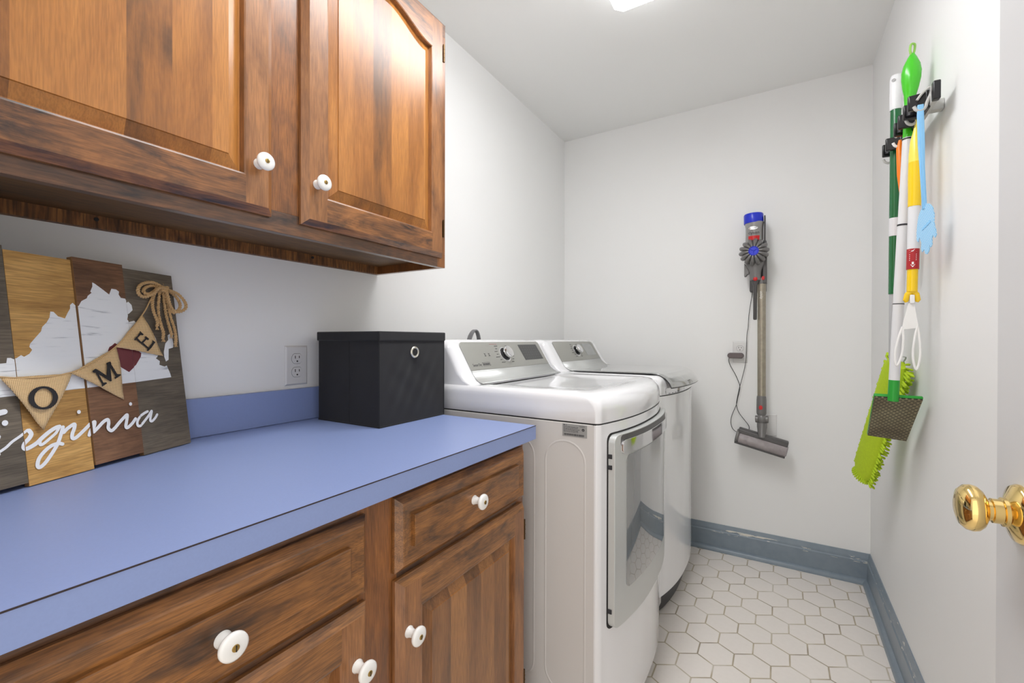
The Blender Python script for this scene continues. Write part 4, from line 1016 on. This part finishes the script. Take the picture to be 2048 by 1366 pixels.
# ------------------------------------------------------------------ rail of hooks and clips on the right wall
RX = 1.525
def rack():
    t = thing('broom_holder', 'grey wall rail with black clips and hooks holding the cleaning tools', 'tool holder', (W_, 1.72, 1.775))
    b = MB().box(1.537, 1.549, 1.512, 1.960, 1.757, 1.800)
    obj('rail', b, M['rack'], t, bevel=.002)
    for y in (1.60, 1.90): obj('wall_mount', MB().box(1.548, W_-.0005, y-.012, y+.012, 1.764, 1.792), M['rack'], t, bevel=.002)
    for y in ((1.494, 1.512), (1.960, 1.978)):
        obj('end_cap', MB().box(1.5355, 1.5505, y[0], y[1], 1.755, 1.802), M['black'], t, bevel=.003, seg=3)
    for y in (1.575, 1.69, 1.862):
        c = MB().box(1.530, 1.540, y-.040, y+.040, 1.752, 1.800)
        for s in (-1, 1):
            c.prism([(1.537, y+s*.024, 1.756), (1.537, y+s*.040, 1.756), (1.497, y+s*.032, 1.756), (1.497, y+s*.020, 1.756)], (0, 0, .040))
        co = obj('clip', c, M['black'], t, bevel=.003, seg=2)
        for s in (-1, 1):
            obj('roller', MB().lathe([(.004, 0), (.0085, .001), (.0085, .026), (.004, .027)], (1.512, y+s*.0228, 1.763), (0, 0, 1), 20), M['dk'], co)
    for y in (1.530, 1.615, 1.778, 1.925):
        h = MB().tube(cat([(1.540, y, 1.790), (1.538, y, 1.782), (1.532, y, 1.766), (1.528, y, 1.752), (1.520, y, 1.746), (1.511, y, 1.750), (1.506, y, 1.760)], 5), .0038, 10)
        h.tube(cat([(1.541, y, 1.796), (1.536, y, 1.802), (1.522, y, 1.790), (1.512, y, 1.775)], 4), .003, 8)
        obj('hook', h, M['rack'] if y != 1.778 else M['paper'], t)
rack()
def uvplate(mb_pts, thick_vec, name, mat, mats2, parent, uvf):
    """flat prism whose faces carry UVs from uvf(point)"""
    mb = MB().prism(mb_pts, thick_vec); o = obj(name, mb, [mat]+mats2, parent, smooth=False)
    me = o.data; uv = me.uv_layers.new(name='UVMap'); inv = wm(parent)
    for p in me.polygons:
        for li in p.loop_indices:
            v = inv @ me.vertices[me.loops[li].vertex_index].co; uv.data[li].uv = uvf(v)
    return o
def green_mop():
    y = 1.69; t = thing('flat_mop', 'white pole mop with bright green bulb grip and grey perforated head', 'mop', (1.50, 1.75, .82))
    def X(z): return 1.525-(1.76-z)*.0385
    g = MB().tube([(X(z), y, z) for z in (1.735, 1.79, 1.83, 1.86, 1.88, 1.905, 1.925, 1.945, 1.965, 1.978)], [.0118, .0118, .0120, .0142, .0185, .0220, .0225, .0190, .0110, .0045], 24)
    obj('grip', g, M['green'], t)['label'] = 'bright green bulb grip'
    lp = MB().tube(cat([(X(1.97)-.003, y-.002, 1.974), (X(1.98)-.006, y-.004, 1.988), (X(1.99)-.004, y-.003, 2.004), (X(1.99)+.005, y+.003, 2.004), (X(1.98)+.005, y+.004, 1.988), (X(1.97)+.002, y+.002, 1.974)], 6), .0030, 8)
    obj('hanging_loop', lp, M['lgreen'], t)
    obj('pole', MB().tube([(X(z), y, z) for z in (1.737, 1.50, 1.25)], .0120, 24), M['wpole'], t)
    obj('lower_pole', MB().tube([(X(z), y, z) for z in (1.485, 1.20, 1.02)], .0128, 24), M['wpole'], t)
    obj('pole_joint', MB().tube([(X(z), y, z) for z in (1.488, 1.483)], .0134, 24), M['dk'], t)
    obj('pole_joint', MB().tube([(X(z), y, z) for z in (1.735, 1.731)], .0132, 24), M['dk'], t)
    obj('pole_joint', MB().tube([(X(z), y, z) for z in (1.258, 1.2555)], .0133, 24), M['dk'], t)
    obj('lowest_pole', MB().tube([(X(z), y, z) for z in (1.255, 1.03)], .0125, 24), M['gpole'], t)
    obj('ferrule', MB().tube([(X(z), y, z) for z in (1.034, .972)], .0130, 24), M['ferr'], t)['label'] = 'green ferrule'
    TL, TR, BR, BL = Vector((1.452, 1.70, .984)), Vector((1.563, 1.695, .983)), Vector((1.559, 1.868, .827)), Vector((1.458, 1.862, .836))
    nn = (TR-TL).cross(BL-TL).normalized()
    if nn.y > 0: nn = -nn
    u = (TR-TL).normalized(); v = (TL-BL).normalized()
    uvf = lambda p: ((p-BL).dot(u), (p-BL).dot(v))
    body = MB().prism([p-nn*.0005 for p in (TL, TR, BR, BL)], -nn*.010); ho = obj('mop_head', body, M['ferr'], t, bevel=.003)
    i = lambda p, q_, k: p+(q_-p)*k
    cen = (TL+TR+BR+BL)/4
    uvplate([i(p, cen, .025)-nn*.0004 for p in (TL, TR, BR, BL)], nn*.003, 'perforated_pad', M['mesh_pad'], [], ho, uvf)['label'] = 'dirty grey perforated pad'
    obj('head_clamp', MB().tube([TL+(TR-TL)*.4-nn*.012, Vector((X(.975), y+.004, .978))], .010, 12), M['ferr'], ho)
green_mop()
def duster():
    y = 1.862; t = thing('chenille_duster', 'dark green pole duster with lime chenille mop head and white grip', 'duster', (1.50, 1.9, .68))
    def X(z): return 1.5265-(1.85-z)*.004
    obj('grip', MB().tube([(X(z), y, z) for z in (1.893, 1.90, 1.992, 2.004)], [.0155, .0165, .0165, .013], 20), M['wtip'], t)['label'] = 'white textured grip'
    obj('grip_hole', MB().lathe([(.0055, 0), (.0055, .001), (.0005, .001)], (X(1.985)-.0085, y-.0145, 1.985), (-.5, -.86, 0), 16), M['vgrey'], t)
    obj('pole', MB().tube([(X(z), y, z) for z in (1.905, 1.60, 1.30)], .0140, 24), M['dgreen'], t)['label'] = 'dark green pole'
    obj('pole_band', MB().tube([(X(z), y, z) for z in (1.545, 1.487)], .0150, 24), M['wpole'], t)
    obj('lower_pole', MB().tube([(X(z), y, z) for z in (1.302, 1.10)]+[(1.528, 1.868, 1.06)], .0115, 24), M['gpole'], t)
    # head: flat padded mop hanging down and away from the wall
    A = Vector((1.535, 1.872, 1.078)); B = Vector((1.478, 2.13, .640)); a = (B-A).normalized(); L = (B-A).length
    n1 = Vector((-.93, -.36, 0)); n1 = (n1-a*n1.dot(a)).normalized(); n2 = a.cross(n1).normalized()
    if n2.y > 0: n2 = -n2                                  # n2 points to the near edge
    hw, th = .055, .016
    mb = MB(); loops = []
    for s in range(15):
        k = s/14; w_ = hw*(1-.35*(max(0, .10-k)/.10)**2-.35*(max(0, k-.92)/.08)**2); c = A+a*L*k
        loops.append([c+n2*(w_*cos(q*2*pi/20))+n1*(th*sin(q*2*pi/20)) for q in range(20)])
    mb.loft(loops); ho = obj('mop_head', mb, M['lime'], t)
    rnd = random.Random(5); ch = MB()
    for s in range(36):
        k = (s+.5)/36; c = A+a*L*k
        for q in range(9):
            ang = pi*.02-q*pi/8.4                         # around the near edge to the underside
            for _ in range(1):
                d = (n2*cos(ang)+n1*sin(ang)*1.0); e = hw*abs(cos(ang))+th*abs(sin(ang)) if abs(cos(ang)) > .3 else th+.0
                base = c+n2*(hw*cos(ang)*.92)+n1*(th*sin(ang))+a*rnd.uniform(-.003, .003)
                ln = rnd.uniform(.016, .025); dd = (d+a*rnd.uniform(-.1, .35)+Vector((rnd.uniform(-.2, .2),)*3)*.5).normalized()
                ch.tube([base-dd*.004, base+dd*ln*.5, base+dd*ln*.85, base+dd*ln], [.0022, .0036, .0040, .0014], 7)
        if s % 2 == 0:                                     # little fringe on the far edge
            base = c-n2*hw*.95; ch.tube([base, base-n2*.006, base-n2*.008], [.002, .0028, .001], 6)
    for q in range(26):                                     # tufts at the lower tip
        ang = q/26*2*pi; d = (a+n2*cos(ang)*.7+n1*sin(ang)*.5).normalized(); base = B-a*.006+n2*hw*.6*cos(ang)+n1*th*sin(ang)
        ch.tube([base, base+d*.012, base+d*.019], [.0028, .0042, .0012], 6)
    obj('chenille_nubs', ch, M['limec'], ho)
    obj('wire_clip', MB().tube(cat([(1.530, 1.850, 1.085), (1.540, 1.842, 1.098), (1.552, 1.846, 1.096), (1.548, 1.856, 1.082)], 5), .0022, 8), M['gpole'], t)
duster()
def yellow_tool():
    y = 1.615; t = thing('squeegee_frame', 'yellow handled tool with white forked frame and red sticker', 'duster frame', (1.525, y, 1.07))
    def X(z): return 1.5285-(1.76-z)*.016
    h = MB().tube([(X(z), y, z) for z in (1.735, 1.722, 1.70, 1.66, 1.62)], [.0055, .0075, .0125, .0150, .0152], 20); obj('grip_top', h, M['lyel'], t)
    obj('hanging_loop', MB().tube(cat([(X(1.73), y-.004, 1.728), (X(1.74), y-.0075, 1.744), (X(1.75), y, 1.758), (X(1.74), y+.0075, 1.744), (X(1.73), y+.004, 1.728)], 5), .0028, 8), M['lyel'], t)
    obj('grip', MB().tube([(X(z), y, z) for z in (1.640, 1.60, 1.55, 1.519)], [.0152, .0154, .0142, .0140], 20), M['yel'], t)['label'] = 'yellow grip'
    obj('pole', MB().tube([(X(z), y, z) for z in (1.520, 1.37)], .0132, 20), M['wpole'], t)
    so = obj('sticker', MB().tube([(X(z), y, z) for z in (1.402, 1.346)], .0136, 24, cap=False), M['sticker'], t); so['label'] = 'red sticker with white arrow'
    # arrow and print facing the doorway
    f = Vector((-.18, -.98, 0)).normalized(); r = Vector((.98, -.18, 0)).normalized()
    def at(a_, z): ang = a_/.0139; d = f*cos(ang)+r*sin(ang); return Vector((X(z), y, z))+d*.0140
    pm = MB()
    for za, zb, wa, wb in ((1.3655, 1.3585, .0022, .0022), (1.3585, 1.351, .0052, .0002)):
        pm.add([at(-wa, za), at(wa, za), at(wb, zb), at(-wb, zb)], [(0, 1, 2, 3)])
    for k in range(4): pm.add([at(-.008, 1.387-k*.005), at(.008, 1.387-k*.005), at(.007, 1.3845-k*.005), at(-.0075, 1.3845-k*.005)], [(0, 1, 2, 3)])
    pm.add([at(-.010, 1.399), at(.004, 1.400), at(.0, 1.395), at(.009, 1.392), at(-.009, 1.391), at(-.003, 1.395)], [(0, 1, 2, 3, 4, 5)])
    obj('sticker_print', pm, M['paper'], so, smooth=False, fix=False)
    obj('lower_pole', MB().tube([(X(z), y, z) for z in (1.371, 1.285)], .0118, 20), M['yel'], t)
    yk = MB()
    for s in (-1, 1):
        yk.tube([(X(1.285), y, 1.287), (X(1.275)+s*.010, y, 1.277), (X(1.26)+s*.0125, y, 1.262), (X(1.25)+s*.011, y, 1.256)], [.008, .0065, .0065, .0035], 12)
    obj('yoke', yk, M['yel'], t)
    obj('pivot', MB().box(X(1.26)-.005, X(1.26)+.005, y-.009, y+.009, 1.252, 1.276), M['paper'], t, bevel=.002)
    fr = MB(); xc = X(1.2)
    fr.prism([(xc-.006, y-.002, 1.254), (xc+.006, y-.002, 1.254), (xc+.012, y-.002, 1.21), (xc+.016, y-.002, 1.185), (xc-.020, y-.002, 1.180), (xc-.016, y-.002, 1.205)], (0, .005, 0))
    for a_, b_ in (((xc-.018, 1.188), (xc-.030, 1.080)), ((xc+.013, 1.190), (xc+.011, 1.070))):
        n_ = 18; w0 = .0075
        outer = cat([(a_[0], y, a_[1]), ((a_[0]*.7+b_[0]*.3)-w0*.7, y, a_[1]*.7+b_[1]*.3), (a_[0]*.3+b_[0]*.7-w0, y, a_[1]*.3+b_[1]*.7), (b_[0], y, b_[1]), (a_[0]*.3+b_[0]*.7+w0, y, a_[1]*.3+b_[1]*.7), ((a_[0]*.7+b_[0]*.3)+w0*.7, y, a_[1]*.7+b_[1]*.3), (a_[0], y, a_[1])], 5)
        fr.tube(outer, .0030, 8)
    obj('forked_frame', fr, M['paper'], t, bevel=.001)['label'] = 'white two-pronged frame'
yellow_tool()
def orange_scraper():
    y = 1.778; t = thing('orange_brush', 'orange plastic scrub brush hanging behind the white mop pole', 'brush', (1.535, y, 1.37))
    obj('handle', MB().tube([(1.523, y, 1.765), (1.522, y, 1.74), (1.524, y, 1.66), (1.530, y, 1.58), (1.536, y, 1.49)], [.004, .0085, .0085, .0060, .0048], 14), M['or'], t)
    pr = [(1.50, .004), (1.485, .010), (1.46, .0130), (1.42, .0135), (1.395, .0125), (1.375, .009), (1.368, .004)]
    obj('brush_head', MB().loft([[(1.540+w*1.0*cos(k*2*pi/16), y+w*.7*sin(k*2*pi/16), z) for k in range(16)] for z, w in pr]), M['or'], t)
orange_scraper()
def swatter():
    y = 1.530; t = thing('hand_shaped_swatter', 'pale blue hand-shaped fly swatter hanging from the nearest hook', 'fly swatter', (1.53, y, 1.37))
    h = MB(); h.loft([[(x+w*sx, y+d*sy, z) for sx, sy in ((-1, -1), (1, -1), (1, 1), (-1, 1))] for z, x, w, d in ((1.762, 1.519, .0062, .003), (1.735, 1.519, .0068, .0035), (1.66, 1.521, .0068, .0035), (1.60, 1.523, .0052, .003), (1.49, 1.528, .0048, .003))])
    obj('handle', h, M['blue_l'], t, bevel=.0015)
    obj('handle_rib', MB().loft([[(x+w*sx, y-.0035+d*sy, z) for sx, sy in ((-1, -1), (1, -1), (1, 1), (-1, 1))] for z, x, w, d in ((1.735, 1.519, .0018, .0012), (1.66, 1.521, .0018, .0012), (1.50, 1.528, .0014, .001))]), M['blue_l'], t)
    # hand outline (s across, z), fingers down
    o = [(0, 1.503), (.010, 1.500), (.018, 1.488), (.022, 1.470), (.0215, 1.448), (.026, 1.430), (.028, 1.416), (.024, 1.410), (.0185, 1.418), (.0165, 1.408), (.0170, 1.392), (.0125, 1.388), (.0110, 1.396), (.0095, 1.380), (.0040, 1.372), (-.0010, 1.374), (-.0035, 1.386), (-.0090, 1.380), (-.0120, 1.388), (-.0110, 1.404), (-.0160, 1.420), (-.0200, 1.408), (-.0240, 1.414), (-.0240, 1.436), (-.0225, 1.455), (-.0195, 1.475), (-.012, 1.492)]
    e = Vector((.55, -.83, 0)).normalized(); n = Vector((-.83, -.55, 0)).normalized(); c = Vector((1.531, y-.003, 0))
    pts = [c+e*a+Vector((0, 0, z)) for a, z in o]
    ho = uvplate(pts, n*.0022, 'hand_paddle', M['swat'], [], t, lambda p: ((p-c).dot(e), p.z))
    ho['label'] = 'perforated hand-shaped paddle'
    obj('paddle_bar', MB().prism([c+e*a+n*.0022+Vector((0, 0, z)) for a, z in ((-.010, 1.440), (-.008, 1.435), (.014, 1.452), (.012, 1.458))], n*.001), M['blue_l'], ho, smooth=False)
swatter()
for o in bpy.data.objects:
    if '_m' in o: del o['_m']
